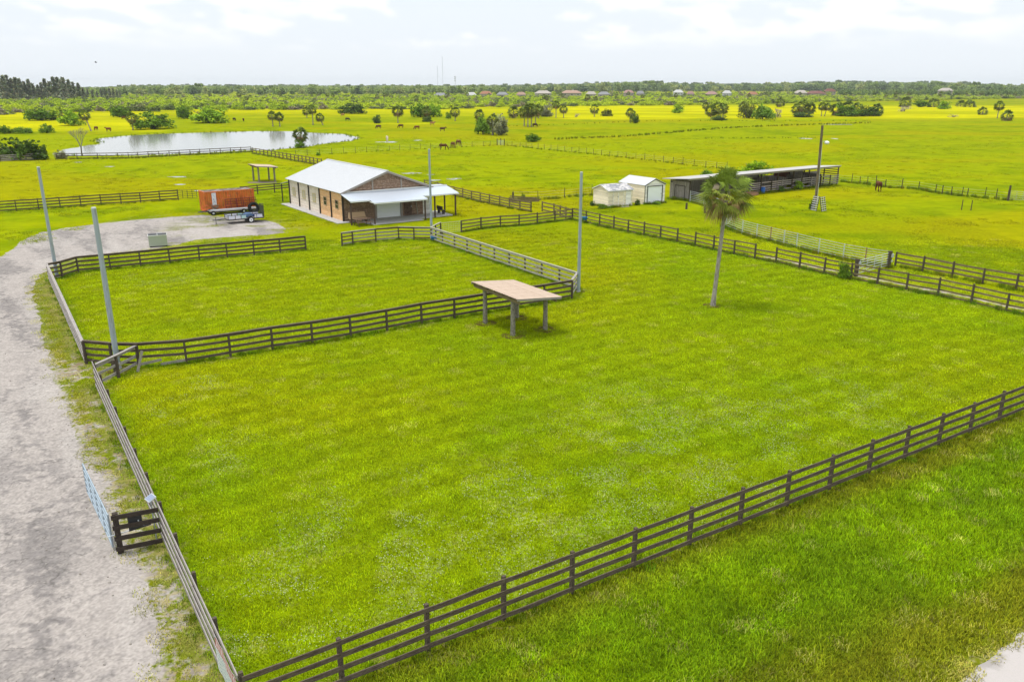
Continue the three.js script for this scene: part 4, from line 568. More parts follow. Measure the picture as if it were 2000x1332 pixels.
{
  const L = 6.04, W = 2.4, h = 2.42, t = thing('shipping_container', 'rusty orange shipping container with a white painted strip', 'container', [-37.0, 0, -98.04], 0.6);
  const trap = (len) => { const pts = [], p = 0.28; let x = 0; while (x < len - 0.01) { for (const [f, y] of [[0, 0], [0.35, 0], [0.5, -0.04], [0.85, -0.04]]) { const X = x + f * p; if (X < len) pts.push([X, y]); } x += p; } pts.push([len, 0]); return pts; };
  const side = (len) => { const p = trap(len), g = new THREE.BufferGeometry(), pos = [], uv = [], idx = []; p.forEach(([x, z], i) => { for (const y of [0.16, h - 0.12]) { pos.push(x, y, z); uv.push(x / 3, y / 3); } if (i) { const b = i * 2; idx.push(b - 2, b, b - 1, b - 1, b, b + 1); } }); g.setAttribute('position', new THREE.Float32BufferAttribute(pos, 3)); g.setAttribute('uv', new THREE.Float32BufferAttribute(uv, 2)); g.setIndex(idx); const q = g.toNonIndexed(); q.computeVertexNormals(); return q; };
  { const g = side(L - 0.24); g.translate(0.12, 0, -0.03); part(t, 'side_panel', g, rust); } { const g = side(L - 0.24); g.translate(0.12, 0, -W + 0.06); part(t, 'side_panel', g, rust); }
  { const g = side(W - 0.24); g.rotateY(-Math.PI / 2); g.translate(0.04, 0, -W + 0.12); part(t, 'end_panel', g, rust); } { const g = metres(box(0.08, h - 0.3, W - 0.24, L - 0.06, h / 2, -W / 2), 0.35); part(t, 'end_panel', g, rustDark); }
  for (const [x, z] of [[0.06, -0.06], [L - 0.06, -0.06], [0.06, -W + 0.06], [L - 0.06, -W + 0.06]]) part(t, 'corner_post', metres(box(0.13, h, 0.13, x, h / 2, z), 0.35), rust);
  part(t, 'rail', merge(metres(box(L - 0.26, 0.16, 0.1, L / 2, 0.08, -0.05), 0.35), metres(box(L - 0.26, 0.12, 0.1, L / 2, h - 0.06, -0.05), 0.35), metres(box(0.1, 0.12, W - 0.26, 0.05, h - 0.06, -W / 2), 0.35), metres(box(0.1, 0.16, W - 0.26, 0.05, 0.08, -W / 2), 0.35)), rust);
  part(t, 'roof', metres(box(L - 0.14, 0.03, W - 0.14, L / 2, h - 0.03, -W / 2), 0.3), plain('littered_roof', [1, 1, 1], 0.95, 0, { map: texture(128, 128, (x, y) => mix3([0.24, 0.21, 0.2], [0.1, 0.07, 0.05], sstep(0.4, 0.6, fbm(x * 0.06, y * 0.06, 4)))) }));
  part(t, 'painted_strip', box(0.5, 1.45, 0.02, 1.15, h - 0.9, -0.012), plain('white_strip', [1, 1, 1], 0.7, 0, { map: texture(32, 96, (x, y) => (fbm(x * 0.2, y * 0.12, 3) > 0.58 && x > 8 && x < 24 ? [0.33, 0.34, 0.42] : [0.66, 0.65, 0.68])) }));
  const cp = (x, z) => [-37.0 + x * Math.cos(0.6) + z * Math.sin(0.6), -98.04 - x * Math.sin(0.6) + z * Math.cos(0.6)];
  for (const [x, l, lab] of [[2.35, 2.0, 'dark red pipe panel leaning on the middle of the rusty container'], [3.75, 2.4, 'dark red pipe panel leaning on the container end near the big tyre']]) { const a = cp(x, 0.38), b = cp(x + l, 0.38); pipeGate(lab, a, b, { mat: redPipe, h: 1.42, low: 0.2, rails: 5, ups: 2, r: 0.035, name: 'pipe_hurdle', cat: 'hurdle', tilt: -0.16 }); }
  // the long low flat trailer lying in front
  const flatWood = MW('flatbed_wood', [0.20, 0.18, 0.165], [0.09, 0.08, 0.072], [0.32, 0.30, 0.28], 280);
  const a = cp(-0.2, 2.2), u = thing('flatbed_trailer', 'long low grey flatbed trailer with weathered planks before the container', 'trailer', [a[0], 0, a[1]], 0.56);
  for (let k = 0; k < 7; k++) part(u, 'plank', box(5.6 + (k % 3) * 0.12, 0.05, 0.23, 2.9 + (k % 2) * 0.06, 0.42, -0.85 + k * 0.245), flatWood);
  for (const z of [-0.75, 0.6]) part(u, 'rail', box(5.9, 0.12, 0.08, 2.8, 0.33, z), blackSteel); part(u, 'tongue', merge(bar([-0.15, 0.42, -0.6], [-1.2, 0.38, -0.05], 0.045), bar([-0.15, 0.42, 0.5], [-1.2, 0.38, -0.05], 0.045)), blackSteel);
  for (const z of [-0.95, 0.82]) for (const x of [0.35, 3.9]) { const wg = new THREE.CylinderGeometry(0.26, 0.26, 0.18, 18); wg.rotateX(Math.PI / 2); wg.translate(x, 0.26, z); const w = part(u, 'wheel', wg, rubber); const hb = new THREE.CylinderGeometry(0.12, 0.12, 0.2, 12); hb.rotateX(Math.PI / 2); hb.translate(x, 0.26, z); part(w, 'hub', hb, galvanised); }
  for (const [y, z, l] of [[0.49, 0.2, 5.2], [0.49, -0.1, 4.6], [0.53, 0.05, 4.9]]) part(u, 'pipe', bar([0.2, y, z], [0.2 + l, y + 0.03, z + 0.1], 0.035), galvanised);
  // big tyre
  const ty = cp(4.65, 3.9), tt = thing('tractor_tyre', 'big black tractor tyre standing between flatbed and blue trailer', 'tyre', [ty[0], 0, ty[1]], 0.5); const tg = new THREE.TorusGeometry(0.48, 0.19, 10, 28); tg.scale(1, 1, 1.25); tg.rotateX(-0.3); tg.translate(0, 0.66, 0); part(tt, 'casing', tg, rubber); const lug = []; for (let k = 0; k < 22; k++) { const b = box(0.07, 0.05, 0.4, 0, 0.665, 0); b.rotateZ(k / 22 * 6.283); lug.push(b); } const lg = merge(lug); lg.rotateX(-0.3); lg.translate(0, 0.66, 0); part(tt, 'tread', lg, rubber);
}
// ------------------------------------------------------------------ the small utility trailer
{
  const A = at(446, 438.5), B = at(509, 433.2), turn = Math.atan2(-(B[1] - A[1]), B[0] - A[0]), L = 3.9, W = 1.75, t = thing('utility_trailer', 'open utility trailer with pale side boards, blue load and mesh ramp', 'trailer', [A[0], 0, A[1]], turn);
  part(t, 'deck', metres(box(L, 0.05, W, L / 2, 0.52, -W / 2), 0.4), greyWood[0]);
  part(t, 'chassis', merge(box(L, 0.1, 0.06, L / 2, 0.45, -0.03), box(L, 0.1, 0.06, L / 2, 0.45, -W + 0.03), box(0.06, 0.1, W - 0.14, 0.03, 0.45, -W / 2), box(0.06, 0.1, W - 0.14, L - 0.03, 0.45, -W / 2)), blackSteel);
  const railY = 0.95; for (const z of [-0.02, -W + 0.02]) { part(t, 'side_rail', bar([0, railY, z], [L, railY, z], 0.035), blackSteel); for (const x of [0.02, L * 0.2, L * 0.36, L * 0.8, L - 0.04]) part(t, 'stake', box(0.05, 0.44, 0.05, x, 0.74, z), blackSteel); for (const [x0, x1, c] of [[0.08, 0.74, 0], [0.86, 1.36, 0], [1.46, 1.95, 1], [2.9, 3.75, 0]]) part(t, 'side_board', box(x1 - x0, 0.32, 0.02, (x0 + x1) / 2, 0.72, z + (z > -1 ? 0.0 : 0.001)), c ? plain('aqua_board', [0.38, 0.55, 0.54], 0.5) : plain('pale_board', [0.60, 0.61, 0.70], 0.5)); }
  part(t, 'front_rail', merge(bar([0, railY, -0.02], [0, railY, -W + 0.02], 0.03), bar([0, 0.75, -0.02], [0, 0.75, -W + 0.02], 0.02)), blackSteel);
  for (const z of [0.16, -W - 0.16]) { const wg = new THREE.CylinderGeometry(0.35, 0.35, 0.2, 24); wg.rotateX(Math.PI / 2); wg.translate(2.42, 0.35, z); const w = part(t, 'wheel', wg, rubber); const rg = new THREE.CylinderGeometry(0.215, 0.2, 0.215, 20); rg.rotateX(Math.PI / 2); rg.translate(2.42, 0.35, z); part(w, 'rim', rg, plain('white_rim', [0.7, 0.7, 0.7], 0.4)); const hg = new THREE.CylinderGeometry(0.055, 0.055, 0.24, 10); hg.rotateX(Math.PI / 2); hg.translate(2.42, 0.35, z); part(w, 'hub', hg, blackSteel);
    const fg = new THREE.TorusGeometry(0.43, 0.035, 5, 16, Math.PI * 0.9); fg.scale(1, 1, 3.4); fg.rotateZ(0.16); fg.translate(2.42, 0.36, z); part(t, 'mudguard', fg, blackSteel); }
  part(t, 'drawbar', merge(bar([0, 0.45, -0.25], [-1.25, 0.46, -W / 2], 0.04), bar([0, 0.45, -W + 0.25], [-1.25, 0.46, -W / 2], 0.04), bar([-1.2, 0.46, -W / 2], [-1.5, 0.47, -W / 2], 0.045)), blackSteel); part(t, 'jack', merge(bar([-1.15, 0.02, -W / 2 + 0.08], [-1.15, 0.78, -W / 2 + 0.08], 0.03), cyl(0.1, 0.1, 0.03, 10, -1.15, 0, -W / 2 + 0.08)), blackSteel);
  const rp = [], rh = 1.5; rp.push(box(0.04, rh, 0.05, L + 0.05, 0.5 + rh / 2, -0.05), box(0.04, rh * 0.86, 0.05, L + 0.05, 0.5 + rh * 0.43, -W + 0.05), box(0.05, 0.05, W, L + 0.05, 0.52, -W / 2)); const tb = bar([L + 0.05, 0.5 + rh, -0.05], [L + 0.05, 0.5 + rh * 0.86, -W + 0.05], 0.03); rp.push(tb); part(t, 'ramp_frame', merge(rp), blackSteel);
  const ms = []; for (let k = 1; k < 22; k++) ms.push(box(0.02, 0.024, W - 0.1, L + 0.05, 0.5 + rh * 0.86 * k / 22, -W / 2)); for (let k = 1; k < 14; k++) ms.push(box(0.02, rh * 0.88, 0.022, L + 0.05, 0.5 + rh * 0.44, -W * k / 14)); part(t, 'ramp_mesh', merge(ms), blackSteel);
  const bt = thing('tarpaulin_load', 'crumpled dark blue tarpaulin load lying in the utility trailer', 'tarpaulin', [A[0], 0.55, A[1]], turn); { const g = new THREE.IcosahedronGeometry(1, 3), p = g.attributes.position; for (let i = 0; i < p.count; i++) { const k = 0.8 + 0.4 * fbm(p.getX(i) * 2 + 5, p.getZ(i) * 2 + p.getY(i), 3); p.setXYZ(i, 2.3 + p.getX(i) * 0.7 * k, Math.max(0.0, 0.1 + p.getY(i) * 0.36 * k), -0.95 + p.getZ(i) * 0.6 * k); } g.computeVertexNormals(); part(bt, 'sheet', g, plain('blue_tarp', [0.025, 0.075, 0.16], 0.6)); part(bt, 'bundle', box(0.7, 0.22, 0.5, 3.3, 0.12, -0.9), plain('navy_canvas', [0.03, 0.035, 0.12], 0.8)); }
}
// the pale chest behind the arena fence
{ const p = at(309, 482.5), t = thing('storage_chest', 'pale green-grey chest with black lids standing on the gravel', 'chest', [p[0], 0, p[1]], 0.42); const W = 1.62, D = 0.86, H = 0.98; part(t, 'body', new THREE.BoxGeometry(W, H, D, 1, 1, 1).translate(0, H / 2 + 0.1, -D / 2), plain('chest_plastic', [0.335, 0.365, 0.29], 0.6)); part(t, 'rim', box(W + 0.06, 0.07, D + 0.06, 0, H + 0.12, -D / 2), plain('chest_rim', [0.62, 0.63, 0.6], 0.5)); for (const s of [-1, 1]) part(t, 'lid', box(W / 2 - 0.04, 0.05, D - 0.1, s * (W / 4 + 0.01), H + 0.185, -D / 2 - (s < 0 ? 0.03 : -0.03)), blackSteel); for (const x of [-W / 2 + 0.12, W / 2 - 0.12]) for (const z of [-0.1, -D + 0.1]) part(t, 'foot', cyl(0.07, 0.06, 0.1, 8, x, 0, z), blackSteel); part(t, 'hinge', box(0.5, 0.04, 0.04, 0.2, H + 0.2, -D + 0.02), galvanised); }
// ------------------------------------------------------------------ the long run-in stable
{
  const L = 32.6, W = 3.6, t = thing('stable', 'long low open-fronted stable with a flat pale metal roof', 'stable', [23.57, 0, -108.72], 0.603);
  const rf = box(L + 0.2, 0.07, 5.0, 0, 0, 0); rf.rotateX(-0.075); rf.translate(L / 2 - 1.3, 2.82, -1.25); part(t, 'roof', metres(rf, 0.2), plain('pale_tin_roof', [1, 1, 1], 0.5, 0.05, { map: texture(256, 256, (x, y) => mix3([0.33, 0.305, 0.29], [0.42, 0.40, 0.385], fbm(x * 0.05, y * 0.02, 4))) }));
  part(t, 'eave_beam', box(L + 0.1, 0.16, 0.06, L / 2 - 1.3, 2.84, 1.05), greyWood[2]);
  const planks = plain('plank_wall', [1, 1, 1], 0.9, 0, { map: texture(512, 256, (x, y) => { const col = Math.floor(x / 22), f = x % 22, v = 0.75 + 0.5 * vn(col * 3.1, 2), s = fbm(x * 0.5, y * 0.02, 4); const c = mix3([0.36, 0.325, 0.32], [0.19, 0.165, 0.15], sstep(0.4, 0.75, s)); return f < 1.5 ? [0.06, 0.05, 0.045] : [c[0] * v, c[1] * v, c[2] * v]; }) });
  { const g = wallGeo(W - 0.1, 2.35, 0.06); g.rotateY(Math.PI / 2); g.translate(0, 1.2, -W / 2); const w = part(t, 'end_wall', g, planks); part(w, 'door', merge(box(0.05, 1.75, 0.07, -0.06, 0.95, -0.75), box(0.05, 1.75, 0.07, -0.06, 0.95, -2.6), box(0.05, 0.07, 1.9, -0.06, 1.8, -1.68)), darkTrim); part(w, 'lamp_housing', box(0.14, 0.18, 0.16, -0.1, 2.2, -3.2), blackSteel); }
  for (let k = 0; k < 9; k++) { const x0 = 0.1 + k * (L - 0.2) / 9, w = (L - 0.2) / 9, low = k % 3 === 2 ? 1.75 : k % 4 === 1 ? 2.1 : 2.38, g = wallGeo(w - 0.03, low, 0.05); g.translate(x0 + w / 2, low / 2 + 0.02, -W); part(t, 'back_wall', g, k === 3 || k === 4 ? plain('grey_tin', [0.27, 0.26, 0.265], 0.6, 0.2) : k === 6 ? rustDark : planks); }
  for (let k = 0; k <= 9; k++) { const x = clamp(k * L / 9, 0.08, L - 0.08); part(t, 'post', box(0.14, 2.68, 0.14, x, 1.34, 0), postWood); part(t, 'post', box(0.13, 2.46, 0.13, x, 1.23, -W + 0.12), postWood); }
  for (const x of [8.2, 12, 16.3, 20.4, 24.6, 28.6]) { const g = wallGeo(W - 0.3, 1.7, 0.05); g.rotateY(Math.PI / 2); g.translate(x, 0.95, -W / 2); part(t, 'partition', g, planks); }
  const pinkish = MW('pinkish_rail', [0.40, 0.33, 0.31], [0.24, 0.19, 0.18], [0.52, 0.47, 0.46], 240), q = rng(8);
  for (let k = 0; k < 9; k++) { const x0 = 12.0 + k * 2.3, x1 = x0 + 2.3; for (let j = 0; j < 5; j++) { if (q() < 0.06) continue; part(t, 'rail', plank([x0 + 0.02, 0.26 + j * 0.29 + (q() - 0.5) * 0.05, 0.12], [x1 - 0.02, 0.26 + j * 0.29 + (q() - 0.5) * 0.07, 0.12], 0.13, 0.035), k < 3 ? pinkish : greyWood[(k + j) % 3]); } part(t, 'rail_post', box(0.12, 1.6, 0.12, x0, 0.8, 0.2), k % 3 ? postWood : greyWood[1]); }
  for (let j = 0; j < 7; j++) part(t, 'end_rail', plank([L + 0.02, 0.25 + j * 0.33, 0.05], [L + 0.02, 0.25 + j * 0.33, -W], 0.12, 0.035), j < 4 ? greyWood[j % 3] : postWood);
  const sp = (x, z) => [23.57 + x * Math.cos(0.603) + z * Math.sin(0.603), -108.72 - x * Math.sin(0.603) + z * Math.cos(0.603)];
  let p = sp(5.6, -0.9), k2 = thing('tank', 'cream cylindrical tank on a rusty cradle inside the stable', 'tank', [p[0], 0, p[1]], 0.75); { const g = new THREE.CapsuleGeometry(0.42, 1.5, 6, 16); g.rotateZ(Math.PI / 2); g.translate(0, 1.25, 0); part(k2, 'shell', g, plain('cream_paint', [0.6, 0.48, 0.38], 0.5)); for (const x of [-0.55, 0.55]) part(k2, 'cradle', merge(box(0.1, 0.85, 0.1, x, 0.43, -0.3), box(0.1, 0.85, 0.1, x, 0.43, 0.3), box(0.1, 0.1, 0.7, x, 0.86, 0)), rustDark); }
  p = sp(14.1, 0.75); const br = solo('feed_barrel', 'blue plastic barrel by the stable rails', 'barrel', merge(cyl(0.28, 0.3, 0.42, 16, 0, 0, 0), cyl(0.3, 0.28, 0.42, 16, 0, 0.42, 0), cyl(0.31, 0.31, 0.04, 16, 0, 0.84, 0)), plain('blue_plastic', [0.02, 0.11, 0.42], 0.5), [p[0], 0, p[1]]); void br;
  p = sp(11.2, 1.0); solo('dirt_heap', 'low brown heap of dirt at the foot of the stable rails', 'dirt heap', (() => { const g = new THREE.SphereGeometry(1, 24, 10, 0, 6.2832, 0, Math.PI / 2), v = g.attributes.position; for (let i = 0; i < v.count; i++) { const k = 0.75 + 0.5 * fbm(v.getX(i) * 2 + 3, v.getZ(i) * 2 + 3, 3); v.setXYZ(i, v.getX(i) * 1.7 * k, v.getY(i) * 0.5 * k, v.getZ(i) * 0.8 * k); } g.computeVertexNormals(); return g; })(), plain('brown_dirt', [0.20, 0.115, 0.06], 1), [p[0], -0.02, p[1]], 0.6);
}
// utility pole with lamp, leaning pallets
{
  const p = at(1593, 400), h = heightAt(p, 245), t = thing('utility_pole', 'leaning wooden utility pole rising behind the leaning pallets', 'pole', [p[0], 0, p[1]]);
  const px = perPixel(p), dx = -3 * px; part(t, 'shaft', bar([0, 0, 0], [dx, h, 0], 0.15, 10), MW('pole_wood', [0.16, 0.125, 0.08], [0.09, 0.068, 0.045], [0.24, 0.2, 0.13], 260));
  const yl = h * 0.79, xl = dx * 0.79; part(t, 'lamp_arm', bar([xl, yl + 0.1, 0], [xl + 0.75, yl + 0.2, 0.1], 0.03), galvanised); const s = new THREE.SphereGeometry(0.3, 14, 10); s.scale(1, 0.75, 1); s.translate(xl + 0.72, yl - 0.02, 0.1); part(t, 'lamp_shade', s, plain('lamp_white', [0.7, 0.7, 0.68], 0.4)); part(t, 'conduit', bar([0.17, 0.1, 0.12], [xl + 0.12, yl, 0.12], 0.03), galvanised);
  const a = at(1600, 412), pl = (label, off, w, tilt, turn) => { const u = thing('pallet', label, 'pallet', [a[0] + off[0], 0, a[1] + off[1]], turn); u.rotation.order = 'YXZ'; u.rotation.x = tilt; for (let k = 0; k < 7; k++) part(u, 'slat', box(w, 0.11, 0.025, 0, 0.1 + k * 0.262, 0.06), paleSlat); for (const x of [-w / 2 + 0.05, 0, w / 2 - 0.05]) part(u, 'stringer', box(0.05, 1.76, 0.09, x, 0.89, 0), blackWood[0]); return u; };
  const paleSlat = MW('pale_slat', [0.45, 0.45, 0.47], [0.3, 0.29, 0.3], [0.58, 0.58, 0.6], 270);
  pl('front grey pallet of the pair propped on the utility pole', [0.5, 0.25], 1.15, -0.22, 0.75); pl('rear grey pallet of the pair propped on the utility pole, turned edge-on', [-0.5, -0.35], 0.9, -0.16, -1.1);
}
// blue tubs hung on the fences
{ const tub = (label, p, y, r, turn) => { const t = thing('feed_tub', label, 'tub', [p[0], y, p[1]], turn); const g = new THREE.LatheGeometry([[0.01, 0], [r * 0.8, 0], [r, 0.3], [r + 0.03, 0.3], [r + 0.03, 0.33], [r - 0.02, 0.33], [r * 0.78, 0.03], [0.01, 0.03]].map(([x, q]) => new THREE.Vector2(x, q)), 20); part(t, 'shell', g, plain('blue_tub', [0.02, 0.16, 0.42], 0.45)); part(t, 'hook', box(0.05, 0.3, 0.05, -r, 0.3, -0.02), galvanised); return t; };
  tub('blue feed tub hung low at the fence corner by the barn pole', at(847.5, 470.5), 0.12, 0.33, 0.3); tub('round blue bucket hung on the mossy fence past the far paddock corner', at(1142, 435.5), 0.35, 0.3, 0); }

// ------------------------------------------------------------------ foliage
class Leaves {
  constructor(lift = 0.8) { this.lift = lift; this.p = []; this.n = []; this.c = []; }
  tri(a, b, c, col, nor) { if (nor) this.n.push(...nor, ...nor, ...nor); else { const u = [b[0] - a[0], b[1] - a[1], b[2] - a[2]], v = [c[0] - a[0], c[1] - a[1], c[2] - a[2]]; let n = [u[1] * v[2] - u[2] * v[1], u[2] * v[0] - u[0] * v[2], u[0] * v[1] - u[1] * v[0]]; const l = Math.hypot(...n) || 1; n = n.map((k) => k / l); if (n[1] < 0) { n = n.map((k) => -k); const t = b; b = c; c = t; } n = [n[0], n[1] + this.lift, n[2]]; const m = Math.hypot(...n); n = n.map((k) => k / m); this.n.push(...n, ...n, ...n); } this.p.push(...a, ...b, ...c); this.c.push(...col, ...col, ...col); }
  leaf(c, r, s, col, up) {                                     // a folded diamond leaf cluster at c
    const a = r() * 6.283, e = (r() - 0.5) * 1.9 + up, d = [Math.cos(a) * Math.cos(e), Math.sin(e), Math.sin(a) * Math.cos(e)], b = r() * 6.283;
    let q = [Math.sin(b), Math.cos(b) * 0.5, Math.cos(b)]; const dot = q[0] * d[0] + q[1] * d[1] + q[2] * d[2]; q = q.map((k, i) => k - d[i] * dot); const l = Math.hypot(...q) || 1; q = q.map((k) => k / l * s * 0.42);
    const m = d.map((k, i) => c[i] + k * s * 0.5), t = d.map((k, i) => c[i] + k * s), L = m.map((k, i) => k + q[i]), R = m.map((k, i) => k - q[i] + (i === 1 ? s * 0.12 : 0));
    this.tri(c, L, t, col); this.tri(c, t, R, col);
  }
  geo() { const g = new THREE.BufferGeometry(); g.setAttribute('position', new THREE.Float32BufferAttribute(this.p, 3)); g.setAttribute('normal', new THREE.Float32BufferAttribute(this.n, 3)); g.setAttribute('color', new THREE.Float32BufferAttribute(this.c, 3)); return g; }
}
const leafMat = (name, c, tr = 0.25) => { const m = new THREE.MeshPhysicalMaterial({ roughness: 0.9, transmission: tr, thickness: 0, side: THREE.DoubleSide, vertexColors: true, specularIntensity: 0.05 }); m.name = name; m.color.setRGB(...c); return m; };
const tone = (r, a, b, v = 0.3) => { const c = mix3(a, b, r()), k = 1 - v + 2 * v * r(); return c.map((q) => q * k); };
const bark = MW('bark', [0.17, 0.145, 0.12], [0.09, 0.075, 0.06], [0.26, 0.24, 0.21], 300), palmBark = MW('palm_bark', [0.30, 0.265, 0.235], [0.19, 0.165, 0.145], [0.42, 0.39, 0.36], 310);
const leafShared = leafMat('leaves', [1, 1, 1]);
const PAL = {
  bright: [[0.30, 0.44, 0.02], [0.20, 0.34, 0.02]], mid: [[0.18, 0.30, 0.02], [0.10, 0.185, 0.02]], dark: [[0.10, 0.165, 0.025], [0.06, 0.105, 0.022]], grey: [[0.27, 0.285, 0.14], [0.19, 0.195, 0.11]], dead: [[0.40, 0.345, 0.29], [0.29, 0.245, 0.20]], palm: [[0.19, 0.215, 0.035], [0.085, 0.11, 0.022]],
};
function crownGeo(seed, w, h, d, o = {}) {                     // clumps of leaves through an uneven dome
  const { clumps = 46, per = 40, size = 0.42, pal = PAL.mid, low = 0.05, flat = 0.75 } = o, r = rng(seed), L = new Leaves();
  for (let k = 0; k < clumps; k++) {
    const a = r() * 6.283, e = Math.asin(lerp(-0.1, 1, Math.pow(r(), 0.8))), sh = 0.62 + 0.42 * vn(Math.cos(a) * 1.6 + seed, Math.sin(a) * 1.6 + e * 2), q = Math.pow(r(), 0.4) * sh;
    const c = [Math.cos(a) * Math.cos(e) * w / 2 * q, low * h + Math.max(0, Math.sin(e)) * h * 0.86 * q + h * 0.06 * r(), Math.sin(a) * Math.cos(e) * d / 2 * q], cr = Math.min(w, h * 1.2) * (0.10 + 0.09 * r()), base = tone(r, pal[0], pal[1], 0.16);
    for (let j = 0; j < per; j++) { const b = r() * 6.283, f = Math.asin(2 * r() - 1), k2 = cr * (0.6 + 0.5 * r()); const p = [c[0] + Math.cos(b) * Math.cos(f) * k2, c[1] + Math.sin(f) * k2 * flat, c[2] + Math.sin(b) * Math.cos(f) * k2]; if (p[1] < 0.02) p[1] = 0.02 + 0.1 * r(); const v = 0.78 + 0.44 * r(); L.leaf(p, r, size * (0.7 + 0.6 * r()), base.map((x) => x * v), 0.25); }
  }
  return L.geo();
}
function limbs(seed, h, n, spread, r0) { const r = rng(seed), g = [bar([0, -0.05, 0], [0, h * 0.32, 0], r0, 7)]; for (let k = 0; k < n; k++) { const a = r() * 6.283, e = 0.5 + r() * 0.7; const m = [Math.cos(a) * spread * 0.35, h * (0.4 + 0.25 * r()), Math.sin(a) * spread * 0.35]; g.push(bar([0, h * 0.2 * r(), 0], m, r0 * 0.55, 5), bar(m, [m[0] * (1.6 + r()), m[1] + h * 0.3 * e, m[2] * (1.6 + r())], r0 * 0.3, 4)); } return merge(g); }
// fan-leaved cabbage palm crown: each leaf a stalk and a fan of segments
function palmCrown(seed, R, o = {}) {
  const { leaves = 34, segs = 7, skirt = 0.3, pal = PAL.palm, thin = 1 } = o, r = rng(seed), L = new Leaves();
  for (let k = 0; k < leaves; k++) {
    const f = (k + 0.5) / leaves, a = k * 2.39996 + r() * 0.5, e = lerp(1.45, -1.1, Math.pow(f, 0.8)) + (r() - 0.5) * 0.45, old = f > 1 - skirt;
    const d = [Math.cos(a) * Math.cos(e), Math.sin(e), Math.sin(a) * Math.cos(e)], pl = R * (old ? 0.45 : 0.52 + 0.1 * r()), fr = R * (0.48 + 0.12 * r());
    const s0 = [-Math.sin(a), 0, Math.cos(a)], u0 = [d[1] * -Math.cos(a), Math.cos(e), d[1] * -Math.sin(a)], roll = (r() - 0.5) * 2.2, side = s0.map((q, i) => q * Math.cos(roll) + u0[i] * Math.sin(roll)), up = u0.map((q, i) => q * Math.cos(roll) - s0[i] * Math.sin(roll));
    const col = old && r() < 0.75 ? tone(r, [0.36, 0.235, 0.12], [0.25, 0.175, 0.075], 0.25) : tone(r, f < 0.35 ? [pal[0][0] * 0.9, pal[0][1] * 1.08, pal[0][2]] : pal[0], pal[1], 0.25);
    const B = d.map((q) => q * pl); B[1] -= R * 0.12 * Math.cos(e);
    const w = R * 0.014; L.tri([side[0] * w, 0, side[2] * w], [-side[0] * w, 0, -side[2] * w], B, col);
    for (let j = 0; j < segs; j++) {
      const t0 = lerp(-1.35, 1.35, j / segs), t1 = lerp(-1.35, 1.35, (j + 1) / segs), tm = (t0 + t1) / 2, len = fr * (1 - 0.22 * Math.abs(tm) / 1.35) * (0.9 + 0.2 * r());
      const dir = (t) => d.map((q, i) => q * Math.cos(t) + side[i] * Math.sin(t) + up[i] * 0.10 * Math.cos(t * 2));
      const dm = dir(tm), dn = dir(lerp(tm, t0, thin)), dp = dir(lerp(tm, t1, thin)), mid0 = B.map((q, i) => q + dn[i] * len * 0.55), mid1 = B.map((q, i) => q + dp[i] * len * 0.55), tip = B.map((q, i) => q + dm[i] * len); tip[1] -= len * (old ? 0.5 : 0.28) * (0.7 + 0.6 * r());
      const v = 0.85 + 0.3 * r(), cc = col.map((q) => q * v); L.tri(B, mid0, mid1, cc); L.tri(mid0, tip, mid1, cc.map((q) => q * 1.06));
    }
  }
  return L.geo();
}
function palmTrunk(h, r0, lean = [0, 0], n = 9, rings = true) { const g = new THREE.CylinderGeometry(1, 1, h, n, rings ? 24 : 6), p = g.attributes.position; for (let i = 0; i < p.count; i++) { const t = p.getY(i) / h + 0.5, k = r0 * (1 + 0.45 * Math.exp(-t * 14) - 0.14 * t + (rings ? 0.05 * Math.sin(t * 70) : 0)); p.setXYZ(i, p.getX(i) * k + lean[0] * t * t + lean[0] * 0.25 * Math.sin(t * 3.1), t * h, p.getZ(i) * k + lean[1] * t * t); } g.computeVertexNormals(); return g; }

// the lone palm in the big paddock
{
  const p = at(1393, 597), t = thing('palm_tree', 'lone tall cabbage palm leaning in the big paddock', 'palm', [p[0], 0, p[1]]), k = perPixel(p);
  const h = heightAt(p, 392), lean = [10 * k, -0.1]; part(t, 'trunk', palmTrunk(h, 0.145, lean, 12), palmBark);
  const c = part(t, 'crown', palmCrown(11, 1.9, { leaves: 70, segs: 16, skirt: 0.34, pal: [[0.30, 0.34, 0.05], [0.08, 0.11, 0.02]], thin: 0.8 }), leafShared); c.position.set(lean[0], h + 0.55, lean[1]);
  const boots = []; const r = rng(4); for (let i = 0; i < 46; i++) { const a = r() * 6.283, y = h - 0.85 + r() * 1.2; boots.push(bar([lean[0] * 0.97 + Math.cos(a) * 0.13, y, Math.sin(a) * 0.13 - 0.1], [lean[0] + Math.cos(a) * (0.32 + 0.2 * r()), y - 0.25 + r() * 0.5, Math.sin(a) * 0.36 - 0.1], 0.022, 4)); } part(t, 'leaf_stub', merge(boots), plain('dry_leaf_stub', [0.27, 0.20, 0.12], 0.9)).userData.kind = 'stuff';
}
